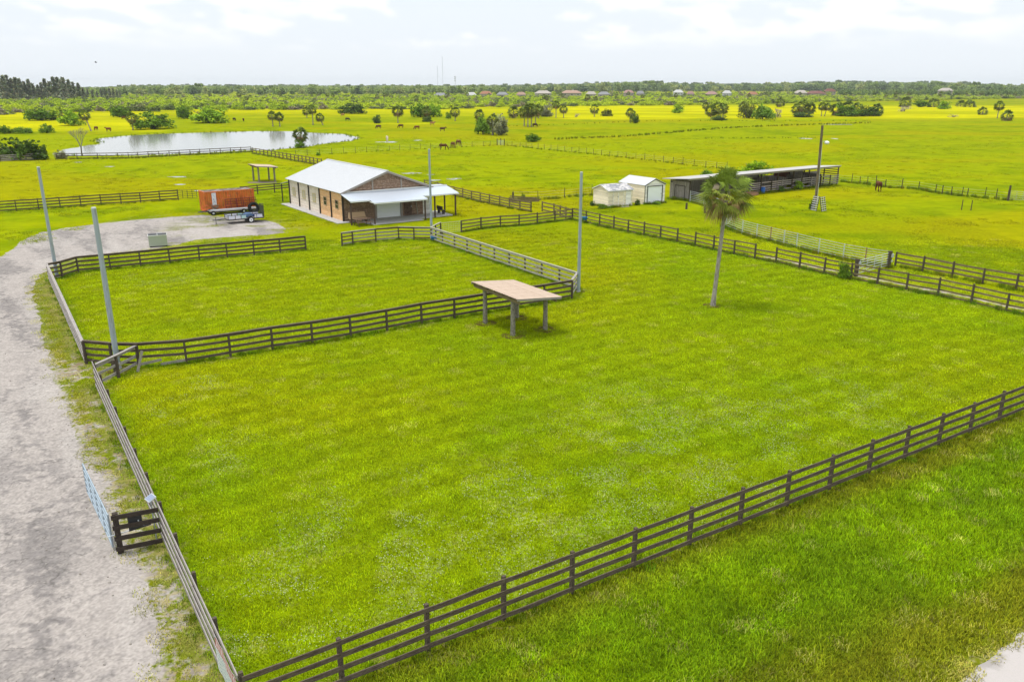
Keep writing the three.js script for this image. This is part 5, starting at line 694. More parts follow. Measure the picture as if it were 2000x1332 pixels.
// prototypes for the distant trees
const protoPalms = [0, 1, 2, 3].map((k) => ({ crown: palmCrown(40 + k, 1, { leaves: 50 + k * 4, segs: 7, skirt: 0.08 + 0.05 * k }), h: 1 }));
const trunkUnit = palmTrunk(1, 0.035, [0, 0], 7, false);
const bushes = {}; for (const [k, pal] of Object.entries(PAL)) bushes[k] = [0, 1, 2].map((i) => crownGeo(500 + i * 13 + k.length * 7, 1, 0.62, 1, { clumps: k === 'dead' ? 22 : 44, per: k === 'dead' ? 16 : 42, size: 0.06, pal }));
const limbUnit = [0, 1, 2].map((i) => limbs(600 + i, 0.62, 6, 0.5, 0.035));
let treeCount = 0;
function fromPixels(px, base, top, w) { const p = at(px, base); return { p, h: Math.max(0.4, heightAt(p, top)), w: w * perPixel(p) }; }
function palmAt(label, px, base, top, w, leanPx = 0, group) {
  const { p, h, w: W } = fromPixels(px, base, top, w), R = W * 0.6, k = treeCount++, t = thing('palm_tree', label, 'palm', [p[0], 0, p[1]], 0, group), lean = leanPx * perPixel(p), th = Math.max(0.5, h - R * 0.85);
  const tr = part(t, 'trunk', lean ? palmTrunk(th, 0.2, [lean, 0], 7, false) : trunkUnit, palmBark); if (!lean) tr.scale.set(th > 3 ? 5.6 : 7.5, th, th > 3 ? 5.6 : 7.5);
  const c = part(t, 'crown', protoPalms[k % 4].crown, leafShared); c.position.set(lean, th, 0); c.scale.set(R, R * 0.95, R); c.rotation.y = k * 1.7; return t;
}
function bushAt(label, px, base, top, w, kind = 'mid', o = {}) {
  const { p, h, w: W } = fromPixels(px, base, top, w), k = treeCount++, t = thing(o.name ?? 'bush', label, o.cat ?? 'bush', [p[0], 0, p[1]], k * 2.1, o.group);
  const c = part(t, 'crown', bushes[kind][k % 3], leafShared); c.scale.set(W * 1.3, h * 1.12 / 0.62, W * 1.2 * (o.deep ?? 0.9)); const tr = part(t, 'trunk', limbUnit[k % 3], bark); tr.scale.set(W * 0.8, h / 0.62 * 0.95, W * 0.8); return t;
}
// palms and bushes that can be told apart, left to right
const B = bushAt, P = palmAt;
B('low green bush at the frame edge on the yellow meadow', 8, 261, 244, 26, 'mid'); B('wide low green bush second from the edge on the yellow meadow', 43, 260, 246, 42, 'mid'); B('loose upright bush with gaps on the yellow meadow', 91, 260, 242, 26, 'mid');
B('dark thicket climbing over the grey boards left of the pond', 30, 312, 268, 100, 'dark', { name: 'thicket', cat: 'thicket', deep: 0.5 }); B('small dark bush ending the thicket beside the pond tip', 84, 311, 284, 24, 'dark');
B('sprig of grey-green bush on the shore at the pond tip', 118, 310, 294, 24, 'grey');
B('large grey-green bush mass standing before the bright shrubs', 80, 235, 212, 66, 'mid'); B('bright yellow-green bush behind the leaning palm', 138, 245, 214, 56, 'bright'); P('leaning palm beside the bright bush on the yellow meadow', 177, 256, 213, 20, -9);
B('round dark-footed bush on the far yellow meadow, third from the grove', 233, 229, 206, 36, 'mid'); P('bushy-headed palm at the left end of the mid-meadow thicket', 259, 254, 219, 20); B('broad dark green thicket beyond the pond', 300, 252, 219, 76, 'mid'); B('narrow bush joined to the big round bush beyond the pond', 358, 232, 205, 28, 'mid'); B('big round green bush beyond the pond', 407, 240, 208, 82, 'bright');
P('first palm of the pair standing on the far pond bank', 532.5, 247, 216, 17); P('second palm of the pair standing on the far pond bank', 546, 247, 218, 17); P('short palm at the rear of the trio beyond the pond', 599, 230, 207, 16); P('tallest palm of the trio beyond the pond', 611, 244, 204, 17); P('leaning palm of the trio beyond the pond', 630, 244, 220, 16, -5);
P('thick palm on the near pond shore with bushes at its foot', 588, 288, 247, 27); B('bush round the foot of the palm on the pond shore', 586, 289, 272, 22, 'mid');
B('dark round bush in the far field left of the small palms', 687, 222, 201, 46, 'dark'); B('small dark round palmetto by the grazing cows', 736, 241, 225, 18, 'dark'); P('heavy-headed palm with a skirt of brush by the grazing cows', 777, 240, 204, 21); B('broad bush beyond the heavy-headed palm', 822, 229, 202, 46, 'mid'); B('bright half of the broad bush in the far field', 846, 228, 201, 36, 'bright'); P('palm with a bush foot just before the broad far bush', 834, 237, 207, 17); B('bush at the foot of the palm before the broad far bush', 834, 238, 226, 17, 'dark'); P('thick untrimmed palm standing alone right of the broad far bush', 889, 236, 207, 19); B('small bush leaning on the thick untrimmed palm', 876, 232, 219, 13, 'mid');
P('palm head rising behind the large thicket at mid-field', 936, 250, 213, 19); B('green half of the large mid-field thicket', 943, 262, 222, 40, 'mid', { deep: 0.8 }); B('grey-brown half of the large mid-field thicket', 974, 264, 224, 42, 'grey'); P('short shaggy palm inside the large mid-field thicket', 962, 264, 222, 22);
P('stout palm left of the many-stemmed cluster', 1003, 231, 206, 22); [[1024, 246, 206, 22], [1031, 248, 203, 24], [1038, 248, 201, 24], [1046, 243, 204, 22], [1052, 231, 202, 18]].forEach(([x, b, t, w], i) => P(['outermost stem on the pond side of the many-stemmed palm cluster', 'second stem of the many-stemmed palm cluster', 'middle tallest stem of the many-stemmed palm cluster', 'fourth stem of the many-stemmed palm cluster', 'rear stem standing behind the many-stemmed palm cluster'][i], x, b, t, w)); B('grey bush behind the many-stemmed palm cluster', 1066, 228, 206, 28, 'grey');
P('slender tall palm standing clear on the yellow meadow', 1086, 230, 196, 15); P('short palm with a bushy foot next to the slender tall palm', 1101, 230, 205, 15); B('small brown bush by the slender tall palm', 1127, 229, 221, 10, 'dead'); P('upright shaggy palm midway on the yellow meadow', 1161, 228, 203, 17); B('spreading leaning palmetto midway on the yellow meadow', 1185, 227, 212, 20, 'palm'); P('crooked palm growing out of a dark bush', 1231, 236, 210, 17); B('dark bush under the crooked palm', 1239, 241, 221, 22, 'dark');
B('small leafy shrub by the field gate', 1040, 277, 260, 30, 'mid'); B('tiny shrub on the wire fence beyond the barn', 621, 304, 296, 9, 'mid');
B('bright round bush alone on the yellow meadow', 1325, 221, 203, 29, 'bright'); P('small pale palm beside the dark three-stemmed palms', 1378, 222, 199, 13); [[1389, 234, 203, 22], [1402, 234, 198, 24], [1412, 232, 201, 20]].forEach(([x, b, t, w], i) => P(['first of the dark three-stemmed palms on the yellow meadow', 'tallest of the dark three-stemmed palms on the yellow meadow', 'last of the dark three-stemmed palms on the yellow meadow'][i], x, b, t, w)); B('dark brush round the three-stemmed palms', 1405, 235, 226, 28, 'dark');
B('dark palmetto half of the large clump on the yellow meadow', 1459, 231, 200, 40, 'palm'); P('palm head in the dark palmetto half of the large clump', 1452, 230, 197, 20); B('green half of the large clump on the yellow meadow', 1490, 233, 200, 42, 'mid'); B('dead grey-pink bush against the large green clump', 1520, 230, 209, 22, 'dead'); P('distant palm with a short trunk behind the large clump', 1524, 209, 190, 17);
[[1556, 227, 201, 20], [1568, 228, 194, 24], [1581, 228, 198, 22]].forEach(([x, b, t, w], i) => P(['first palm of the tight trio with a brushy foot', 'tallest palm of the tight trio with a brushy foot', 'last palm of the tight trio with a brushy foot'][i], x, b, t, w)); B('brush at the foot of the tight palm trio', 1568, 229, 219, 34, 'dark'); P('first of two thin-trunked palms between the clumps', 1605, 227, 199, 15); P('second of two thin-trunked palms, its trunk leaning', 1611, 227, 200, 15, 4);
[[1636, 226, 198, 26], [1655, 226, 196, 26], [1673, 226, 199, 24], [1712, 226, 201, 24]].forEach(([x, b, t, w], i) => P(['first palm of the long dense clump', 'second palm of the long dense clump', 'third palm of the long dense clump', 'end palm of the long dense clump'][i], x, b, t, w)); B('green brush filling the long dense clump', 1658, 227, 205, 56, 'mid'); B('darker brush at the far end of the long dense clump', 1696, 227, 206, 42, 'dark');
B('dead pinkish bush in front of the far row of palms', 1767, 218, 206, 22, 'dead'); P('first round palm of the far row', 1768, 209, 188, 22); B('dark bush within the far row of palms', 1800, 209, 194, 32, 'mid'); P('middle palm of the far row', 1824, 209, 191, 22); B('bright bush closing the far row of palms', 1846, 213, 196, 30, 'bright'); P('first of the two low palms past the far row', 1877, 208, 195, 17); P('second of the two low palms past the far row', 1895, 209, 194, 22);
P('short loose palm on the open meadow near the tall twin', 1920, 224, 208, 17); P('tall twin-trunked palm on the open meadow', 1949, 231, 196, 18); P('low wide palm nearest the frame edge on the open meadow', 1967, 236, 214, 21); B('pale heap of dead brush on the open meadow', 1864, 229, 223, 22, 'dead', { name: 'brush_heap', cat: 'brush' });
B('large leafy bush behind the stable roof', 1470, 345, 314, 80, 'bright', { deep: 0.5 }); B('smaller bush behind the stable roof near the palm', 1381, 347, 329, 28, 'mid'); B('bush growing through the mossy fence by the path', 1650, 543, 512, 30, 'mid'); B('dry twiggy shrub in the pale fence behind the shelter', 1051, 533, 512, 13, 'dead');
B('weeds climbing the stable rails near the middle', 1560, 370, 352, 16, 'bright', { name: 'weed_clump', cat: 'weeds' }); B('low weeds at the stable rails by the blue barrel', 1527, 374, 363, 14, 'mid', { name: 'weed_clump', cat: 'weeds' }); B('dark weeds at the foot of the leaning pallets', 1586, 409, 391, 12, 'dark', { name: 'weed_clump', cat: 'weeds' }); B('weeds at the back corner of the small cream shed', 1157, 402, 393, 9, 'dark', { name: 'weed_clump', cat: 'weeds' }); B('weeds along the gable foot of the small cream shed', 1177, 407, 398, 20, 'mid', { name: 'weed_clump', cat: 'weeds' }); B('tall dark weeds against the garage shed side wall', 1245, 401, 388, 10, 'dark', { name: 'weed_clump', cat: 'weeds' }); B('low weeds before the garage roller door', 1282, 399, 392, 16, 'mid', { name: 'weed_clump', cat: 'weeds' }); B('pointed dark bush on the wire fence near the thick strainer post', 1022, 391, 378, 10, 'dark'); B('heap of dry vines against the rusty container', 420, 413.5, 396, 20, 'dead', { name: 'brush_heap', cat: 'brush', deep: 0.4 });
// the bare tree on the pond bank
{ const { p, h } = fromPixels(159, 305, 254, 30), t = thing('bare_tree', 'grey leafless tree on the near bank of the pond', 'tree', [p[0], 0, p[1]]), r = rng(33), tw = []; part(t, 'trunk', bar([0, 0, 0], [0.1, h * 0.4, 0], 0.14, 7), bark); const grow = (a, d, len, rad, n) => { const b = a.map((q, i) => q + d[i] * len); tw.push(bar(a, b, rad, 4)); if (n > 0) for (let k = 0; k < 3; k++) { const e = [d[0] + (r() - 0.5) * 1.0, d[1] * 0.9 + 0.15 + (r() - 0.5) * 0.4, d[2] + (r() - 0.5) * 1.0], l = Math.hypot(...e); grow(b, e.map((q) => q / l), len * (0.66 + 0.2 * r()), rad * 0.6, n - 1); } }; for (let k = 0; k < 4; k++) { const a = k * 1.6; grow([0.05, h * 0.33, 0], [Math.cos(a) * 0.35, 0.92, Math.sin(a) * 0.35], h * 0.24, 0.07, 4); } part(t, 'crown', merge(tw), plain('grey_twigs', [0.27, 0.255, 0.20], 0.95)); }

// ------------------------------------------------------------------ grove of tall feathery trees, far left
function plume(seed) { const r = rng(seed), L = new Leaves(); for (let k = 0; k < 120; k++) { const t = Math.pow(r(), 0.85), y = 0.12 + 0.88 * t, w = 0.19 * Math.pow(1 - t, 0.85) * (0.6 + 0.7 * vn(t * 9 + seed, seed)) + 0.012, a = r() * 6.283, q = w * Math.sqrt(r()), c = tone(r, [0.33, 0.34, 0.20], [0.18, 0.21, 0.15], 0.25); for (let j = 0; j < 9; j++) L.leaf([Math.cos(a) * q + (r() - 0.5) * 0.05, y + (r() - 0.5) * 0.05, Math.sin(a) * q + (r() - 0.5) * 0.05], r, 0.055 * (0.7 + 0.6 * r()), c.map((x) => x * (0.8 + 0.4 * r())), 0.35); } return L.geo(); }
{
  const geos = [1, 2, 3, 4].map((k) => plume(k * 11)), r = rng(12), tk = cyl(0.012, 0.004, 0.85, 6);
  const put = (px, base, top, i, lab) => { const { p, h } = fromPixels(px, base, top, 1), t = thing('feathery_tree', lab, 'tree', [p[0], 0, p[1]], r() * 6, 'grove of tall feathery trees'); const c = part(t, 'crown', geos[i % 4], leafShared); c.scale.set(h * 1.15, h, h * 1.15); const k = part(t, 'trunk', tk, bark); k.scale.set(h, h, h); };
  const tops = [[-14, 157], [-4, 151], [5, 154], [12, 148], [19, 148], [27, 154], [35, 152], [43, 154], [51, 160], [60, 156], [68, 164], [77, 166], [84, 162], [92, 155], [100, 160], [109, 151], [117, 152], [123, 156], [128, 152], [138, 156], [146, 161], [156, 163], [164, 171]];
  tops.forEach(([x, t], i) => { put(x, 199 + r() * 1.5, t, i, 'tall grey-green feathery tree in the grove left of the sky gap'); put(x + 4, 197 + r(), t + 5 + r() * 9, i + 1, 'tall grey-green feathery tree in the grove left of the sky gap'); });
  for (const [x, t] of [[172, 174], [181, 177], [190, 178], [199, 173], [206, 172], [215, 172], [222, 173], [229, 175], [235, 179]]) put(x, 195.5 + r(), t, Math.floor(r() * 4), 'lower dark feathery tree in the short row right of the grove');
}
// ------------------------------------------------------------------ masses: the bright shrub belt, the far woods
function scatter(name, label, geo, mat, places, colorOf) {
  const m = new THREE.InstancedMesh(geo, mat, places.length), o = new THREE.Object3D(), c = new THREE.Color();
  places.forEach((q, i) => { o.position.set(q.x, q.y ?? 0, q.z); o.rotation.set(q.rx ?? 0, q.a, q.rz ?? 0); o.scale.set(q.sx, q.sy, q.sz ?? q.sx); o.updateMatrix(); m.setMatrixAt(i, o.matrix); const k = colorOf(q); m.setColorAt(i, c.setRGB(k[0], k[1], k[2])); });
  m.name = numbered(name); m.castShadow = m.receiveShadow = true; m.userData = { label, kind: 'stuff' }; scene.add(m); return m;
}
function sampleIn(poly, n, r) { let x0 = 1e9, x1 = -1e9, z0 = 1e9, z1 = -1e9; for (const [x, z] of poly) { x0 = Math.min(x0, x); x1 = Math.max(x1, x); z0 = Math.min(z0, z); z1 = Math.max(z1, z); } const out = []; let guard = 0; while (out.length < n && guard++ < n * 40) { const x = lerp(x0, x1, r()), z = lerp(z0, z1, r()); if (inside(poly, x, z)) out.push([x, z]); } return out; }
const white = [[1, 1, 1], [0.78, 0.78, 0.78]];
{
  const r = rng(2024), unit = [0, 1, 2].map((i) => crownGeo(900 + i * 7, 1, 0.62, 1, { clumps: 26, per: 22, size: 0.085, pal: white }));
  const belt = line([[-160, 230], [0, 227], [70, 226], [110, 224], [170, 221], [260, 219], [330, 218], [420, 215], [560, 215], [700, 214], [800, 214], [900, 212.5], [1000, 210], [1120, 208], [1250, 207], [1380, 205], [1500, 203], [1600, 200], [1700, 198], [1820, 195.5], [2000, 192.5], [2200, 191], [2200, 185], [1700, 186], [1200, 187.5], [800, 189], [400, 190], [0, 190.5], [-200, 191]]);
  const pts = sampleIn(belt, 8600, r), sets = [[], [], []];
  pts.forEach(([x, z], i) => { const n = fbm(x * 0.012 + 5, z * 0.012, 3), w = 5 + r() * 6.5, h = (2.4 + r() * 2.6) * (0.75 + 0.6 * n); sets[i % 3].push({ x, z, a: r() * 6.28, sx: w, sy: h / 0.62, n, q: r() }); });
  const tallBelt = line([[820, 190.3], [2000, 188.6], [2000, 186.9], [820, 188.4]]); sampleIn(tallBelt, 420, r).forEach(([x, z], i) => sets[i % 3].push({ x, z, a: r() * 6.28, sx: 7 + r() * 6, sy: (4.6 + r() * 4.4) / 0.62, n: r(), q: r() }));
  const col = (q) => { const az = q.x / -q.z, base = mix3([0.52, 0.62, 0.025], [0.38, 0.50, 0.025], sstep(0.35, 0.65, q.n)); const soft = sstep(0.15, 0.5, az); let c = mix3(base, [0.36, 0.44, 0.07], soft * 0.5); if (q.q < 0.16) c = [0.15, 0.20, 0.05]; else if (q.q < 0.25) c = [0.32, 0.29, 0.17]; else if (q.q < 0.32) c = [0.21, 0.25, 0.09]; return c; };
  sets.forEach((s, i) => scatter('shrub_belt', ['bright yellow-green shrub belt between meadow and far woods', 'taller shrubs mixed through the bright shrub belt', 'rounded shrubs mixed through the bright shrub belt'][i], unit[i], leafShared, s, col));
  // palm heads in the belt
  const pr = rng(808), front = line([[380, 214], [900, 212], [1000, 210], [1250, 206], [1500, 202], [1800, 196], [1990, 193], [1990, 186.5], [1000, 189.5], [380, 192]]);
  sampleIn(front, 66, pr).forEach(([x, z]) => { const k = treeCount++, h = 5.5 + pr() * 3, R = 1.9 + pr() * 0.7, t = thing('palm_tree', 'small palm head poking out of the distant shrub belt', 'palm', [x, 0, z], 0, 'palms in the distant shrub belt'); const tr = part(t, 'trunk', trunkUnit, palmBark); tr.scale.set(6, h - R * 0.7, 6); const c = part(t, 'crown', protoPalms[k % 4].crown, leafShared); c.position.y = h - R * 0.8; c.scale.setScalar(R); c.rotation.y = k; });
  // woods
  const wr = rng(31), tree = [0, 1, 2].map((i) => crownGeo(950 + i * 5, 1, 1, 1, { clumps: 20, per: 20, size: 0.13, pal: white, low: 0.12 }));
  const umbrella = crownGeo(970, 1, 0.34, 1, { clumps: 14, per: 20, size: 0.12, pal: white }); umbrella.translate(0, 0.72, 0);
  const woods = line([[-260, 189.5], [160, 189.5], [420, 188], [800, 186.5], [1000, 185], [1100, 182], [1400, 180.5], [1700, 180.5], [1820, 182], [2000, 186], [2250, 186], [2400, 172.8], [1500, 172.8], [500, 172.8], [-300, 173]]);
  const hs = [[], [], [], []];
  sampleIn(woods, 9000, wr).forEach(([x, z], i) => {
    const px = 1000 + x / -z * 1620, Z = -z, n = fbm(x * 0.004 + 9, z * 0.004, 3); let top = 165.5; top -= 5 * Math.exp(-Math.pow((px - 1235) / 90, 2)) + 5.5 * Math.exp(-Math.pow((px - 1700) / 150, 2)) + 2.5 * sstep(950, 1100, px) - 0.5; if (px > 1880) top += 2.5 * sstep(1880, 1960, px); if (px < 330) top += 4 * (1 - sstep(170, 330, px));
    let h = (EYE + (HORIZON - top) / FOCAL * Z) * (0.62 + 0.40 * n + 0.22 * wr()); h = clamp(h, 7, 27); const w = h * (0.75 + 0.6 * wr()); hs[i % 23 === 0 ? 3 : i % 3].push({ x, z, a: wr() * 6.28, sx: w, sy: i % 23 === 0 ? h * 1.18 : h, n, q: wr(), px });
  });
  const wc = (q) => { let c = mix3([0.26, 0.335, 0.085], [0.17, 0.235, 0.07], sstep(0.4, 0.62, q.n)); if (q.px > 1000) c = mix3(c, [0.12, 0.185, 0.06], 0.5); if (q.q < 0.14) c = [0.36, 0.40, 0.12]; if (q.q > 0.86) c = [0.25, 0.34, 0.06]; if (q.q > 0.45 && q.q < 0.53) c = [0.10, 0.15, 0.05]; return c; };
  hs.forEach((s, i) => scatter('far_woods', ['grey-green woods along the horizon', 'broad crowns mixed through the horizon woods', 'dense crowns mixed through the horizon woods', 'flat-topped pines standing above the horizon woods'][i], [...tree, umbrella][i], leafShared, s, wc));
  // a nearer green belt before the woods at the right
  const rb = rng(64), near = line([[1640, 190], [1800, 189.5], [2000, 190.5], [2250, 191], [2250, 184.5], [1640, 185.5]]);
  scatter('hedgerow', 'dark green tree belt at the far edge of the open meadow', tree[1], leafShared, sampleIn(near, 700, rb).map(([x, z]) => { const h = 7 + rb() * 4.5; return { x, z, a: rb() * 6, sx: h * 0.85, sy: h, q: rb() }; }), (q) => (q.q < 0.3 ? [0.23, 0.30, 0.07] : [0.15, 0.22, 0.065]));
}
// ------------------------------------------------------------------ houses among the far trees
{
  const roofs = { peach: [0.50, 0.33, 0.25], cream: [0.56, 0.50, 0.44], orange: [0.44, 0.215, 0.13], grey: [0.34, 0.34, 0.35], white: [0.68, 0.67, 0.65], brown: [0.25, 0.12, 0.095], pink: [0.48, 0.30, 0.26] };
  const list = [[866, 182, 30, 'grey', 'far house with a long grey roof, first of the row beyond the shrubs'], [924, 181, 22, 'white', 'far house with a pale gable beside the orange roof'], [951, 179, 27, 'orange', 'far house with a short orange tile roof'], [982, 180.5, 26, 'grey', 'far house with a lavender-grey roof right of the orange one'], [1017, 180.5, 22, 'peach', 'small far peach roof half hidden by palms'], [1058, 178, 36, 'cream', 'far house with a wide cream hip roof'], [1111, 177.5, 46, 'peach', 'widest far house, its peach roof with a white chimney'], [1148, 179.5, 22, 'cream', 'far house with a small cream roof next to the widest one'], [1172, 180, 26, 'grey', 'far house with a low blue-grey roof'], [1218, 177, 22, 'pink', 'far house with a dull pink roof under the dark hill trees'], [1240, 178.5, 18, 'grey', 'far small house with a brownish grey roof beside the pink one'], [1311, 176.5, 22, 'white', 'far house with a bright white hip roof standing alone'], [1334, 179, 16, 'pink', 'far little pink roof right of the white hip roof'], [1373, 179.5, 24, 'pink', 'far house with a long low pink roof'], [1402, 177.8, 19, 'white', 'far white house with a stepped roof'], [1450, 180, 22, 'orange', 'far house with a low ochre-orange roof'], [1540, 177.3, 26, 'cream', 'far pale roof left of the brown roofs'], [1568, 178.5, 40, 'brown', 'far house with a long dusty red-brown roof'], [1594, 174.5, 24, 'brown', 'far house with a steep dark red-brown roof'], [1810, 173.3, 28, 'cream', 'far beige roof alone in the trees at the open side']];
  for (const [px, y, w, k, lab] of list) {
    const Z = 1010 + (px % 7) * 6 + (px > 1500 ? 120 : 0), W = w * 0.88 / FOCAL * Z, eave = EYE + (HORIZON - (y + 2.8)) / FOCAL * Z, peak = EYE + (HORIZON - (y - 2.2)) / FOCAL * Z, x = (px - 1000) / FOCAL * Z, D = W * 0.55, t = thing('house', lab, 'house', [x, 0, -Z], (px % 5) * 0.06 - 0.1, 'houses beyond the shrub belt');
    const wl = part(t, 'wall', box(W * 0.9, eave, D * 0.9, 0, eave / 2, 0), plain('house_wall', k === 'white' ? [0.5, 0.5, 0.49] : [0.34, 0.30, 0.25], 0.9)); void wl;
    const rw = W * 0.25, v = [[-W / 2, eave, -D / 2], [W / 2, eave, -D / 2], [W / 2, eave, D / 2], [-W / 2, eave, D / 2], [-rw, peak, 0], [rw, peak, 0]];
    const roof = part(t, 'roof', poly3([[v[3], v[2], v[5], v[4]], [v[1], v[0], v[4], v[5]], [v[0], v[3], v[4]], [v[2], v[1], v[5]], [v[0], v[1], v[2], v[3]]]), plain(k + '_roof', roofs[k].map((q) => q * 0.66), 0.85)); if (k === 'peach' && w > 40) part(roof, 'chimney', box(1, 1.8, 1, 2, peak + 0.2, 0.4), trimWhite);
    for (const s of [-0.28, 0.02, 0.3]) { const f = part(t, 'window', box(W * 0.11, 1.5, 0.12, s * W, eave - 1.6, D * 0.45), trimWhite); part(f, 'pane', box(W * 0.09, 1.3, 0.06, s * W, eave - 1.6, D * 0.45 + 0.06), glassDark); }
  }
  // masts
  const mast = (px, top, Z, r, lab) => { const h = EYE + (HORIZON - top) / FOCAL * Z, x = (px - 1000) / FOCAL * Z, t = thing('radio_mast', lab, 'mast', [x, 0, -Z]), g = [], m = plain('mast_steel', [0.42, 0.43, 0.46], 0.6); for (let k = 0; k < 3; k++) { const a = k * 2.094; g.push(bar([Math.cos(a) * r, 0, Math.sin(a) * r], [Math.cos(a) * r * 0.8, h, Math.sin(a) * r * 0.8], 0.11, 4)); } part(t, 'leg_frame', merge(g), m); const b = []; for (let y = 2; y < h - 4; y += 6) for (let k = 0; k < 3; k++) { const a = k * 2.094, c = a + 2.094; b.push(bar([Math.cos(a) * r, y, Math.sin(a) * r], [Math.cos(c) * r * 0.9, y + 5, Math.sin(c) * r * 0.9], 0.06, 3)); } part(t, 'bracing', merge(b), m); if (top > 148) part(t, 'antenna', merge([0.75, 0.86, 0.96].map((f) => cyl(r * 2.4, r * 2.4, 1.4, 8, 0, h * f, 0))), m); };
  mast(861.5, 132, 2000, 0.45, 'faint thin radio mast, the shorter of the pair on the horizon'); mast(871, 116, 2000, 0.5, 'faint thin radio mast, the taller of the pair on the horizon'); mast(894, 151, 1600, 0.6, 'short phone mast with antenna rings on the horizon');
}

// ------------------------------------------------------------------ cattle, horses, a bird: one smooth body each
function body(bones, S, res = 46, k = 0.06) {
  const mc = new MarchingCubes(res, new THREE.MeshStandardMaterial(), false, false, 60000), half = res / 2; mc.isolation = 0;
  for (let z = 0; z < res; z++) for (let y = 0; y < res; y++) for (let x = 0; x < res; x++) {
    const p = [(x - half) / half * S, (y - half) / half * S + S * 0.92, (z - half) / half * S]; let d = 9;
    for (const [a, b, ra, rb] of bones) { const v = [b[0] - a[0], b[1] - a[1], b[2] - a[2]], w = [p[0] - a[0], p[1] - a[1], p[2] - a[2]], t = clamp((v[0] * w[0] + v[1] * w[1] + v[2] * w[2]) / (v[0] * v[0] + v[1] * v[1] + v[2] * v[2] + 1e-9), 0, 1), e = Math.hypot(w[0] - v[0] * t, w[1] - v[1] * t, w[2] - v[2] * t) - lerp(ra, rb, t), h = clamp(0.5 + 0.5 * (d - e) / k, 0, 1); d = lerp(d, e, h) - k * h * (1 - h); }
    mc.field[x + y * res + z * res * res] = -d;
  }
  mc.update(); const n = mc.count, g = new THREE.BufferGeometry(), P = new Float32Array(n * 3), N = new Float32Array(n * 3);
  for (let i = 0; i < n; i++) { P[3 * i] = mc.positionArray[3 * i] * S; P[3 * i + 1] = mc.positionArray[3 * i + 1] * S + S * 0.92; P[3 * i + 2] = mc.positionArray[3 * i + 2] * S; }
  for (let i = 0; i < n * 3; i++) N[i] = mc.normalArray[i];
  g.setAttribute('position', new THREE.BufferAttribute(P, 3)); g.setAttribute('normal', new THREE.BufferAttribute(N, 3)); g.computeVertexNormals(); return g;
}
function legs(hx, fx, top, w, r, step = 0.06) { const o = []; for (const s of [-1, 1]) { const q = s * step; o.push([[hx, top, s * w], [hx + 0.1, top * 0.62, s * w], r * 1.9, r * 1.15], [[hx + 0.1, top * 0.62, s * w], [hx - 0.07 + q, top * 0.34, s * w * 0.95], r * 1.15, r * 0.75], [[hx - 0.07 + q, top * 0.34, s * w * 0.95], [hx - 0.04 + q, 0.05, s * w * 0.95], r * 0.72, r * 0.8], [[fx, top, s * w], [fx - 0.02 - q, top * 0.5, s * w * 0.9], r * 1.5, r * 0.9], [[fx - 0.02 - q, top * 0.5, s * w * 0.9], [fx - q, 0.05, s * w * 0.9], r * 0.8, r * 0.78]); } return o; }
const cowBones = (graze) => [[[-0.62, 1.02, 0], [0.0, 0.98, 0], 0.31, 0.36], [[0, 0.98, 0], [0.52, 1.02, 0], 0.36, 0.31], [[-0.7, 1.12, 0], [-0.5, 1.1, 0], 0.2, 0.24], ...legs(-0.66, 0.52, 0.82, 0.19, 0.075), ...(graze ? [[[0.62, 1.02, 0], [1.0, 0.6, 0], 0.22, 0.15], [[1.0, 0.6, 0], [1.12, 0.24, 0], 0.14, 0.1], [[1.12, 0.24, 0], [1.15, 0.14, 0], 0.1, 0.085]] : [[[0.6, 1.1, 0], [0.98, 1.34, 0], 0.22, 0.15], [[0.98, 1.34, 0], [1.32, 1.2, 0], 0.14, 0.09]])];
const horseBones = (graze) => [[[-0.6, 1.18, 0], [0.0, 1.12, 0], 0.29, 0.3], [[0, 1.12, 0], [0.52, 1.18, 0], 0.3, 0.29], [[-0.66, 1.26, 0], [-0.45, 1.26, 0], 0.21, 0.22], ...legs(-0.64, 0.54, 0.95, 0.17, 0.068), ...(graze ? [[[0.62, 1.26, 0], [1.05, 0.8, 0], 0.22, 0.13], [[1.05, 0.8, 0], [1.16, 0.55, 0], 0.12, 0.12], [[1.16, 0.55, 0], [1.28, 0.14, 0], 0.115, 0.07]] : [[[0.62, 1.3, 0], [0.98, 1.72, 0], 0.22, 0.13], [[0.98, 1.72, 0], [1.36, 1.5, 0], 0.13, 0.075]])];
const animals = { cowG: body(cowBones(true), 1.5), cowS: body(cowBones(false), 1.5), horseG: body(horseBones(true), 1.5), horseS: body(horseBones(false), 1.6) };
const earGeo = (x, y) => merge([-1, 1].map((s) => { const g = new THREE.ConeGeometry(0.045, 0.16, 6); g.rotateX(s * 1.2); g.translate(x, y, s * 0.16); return g; }));
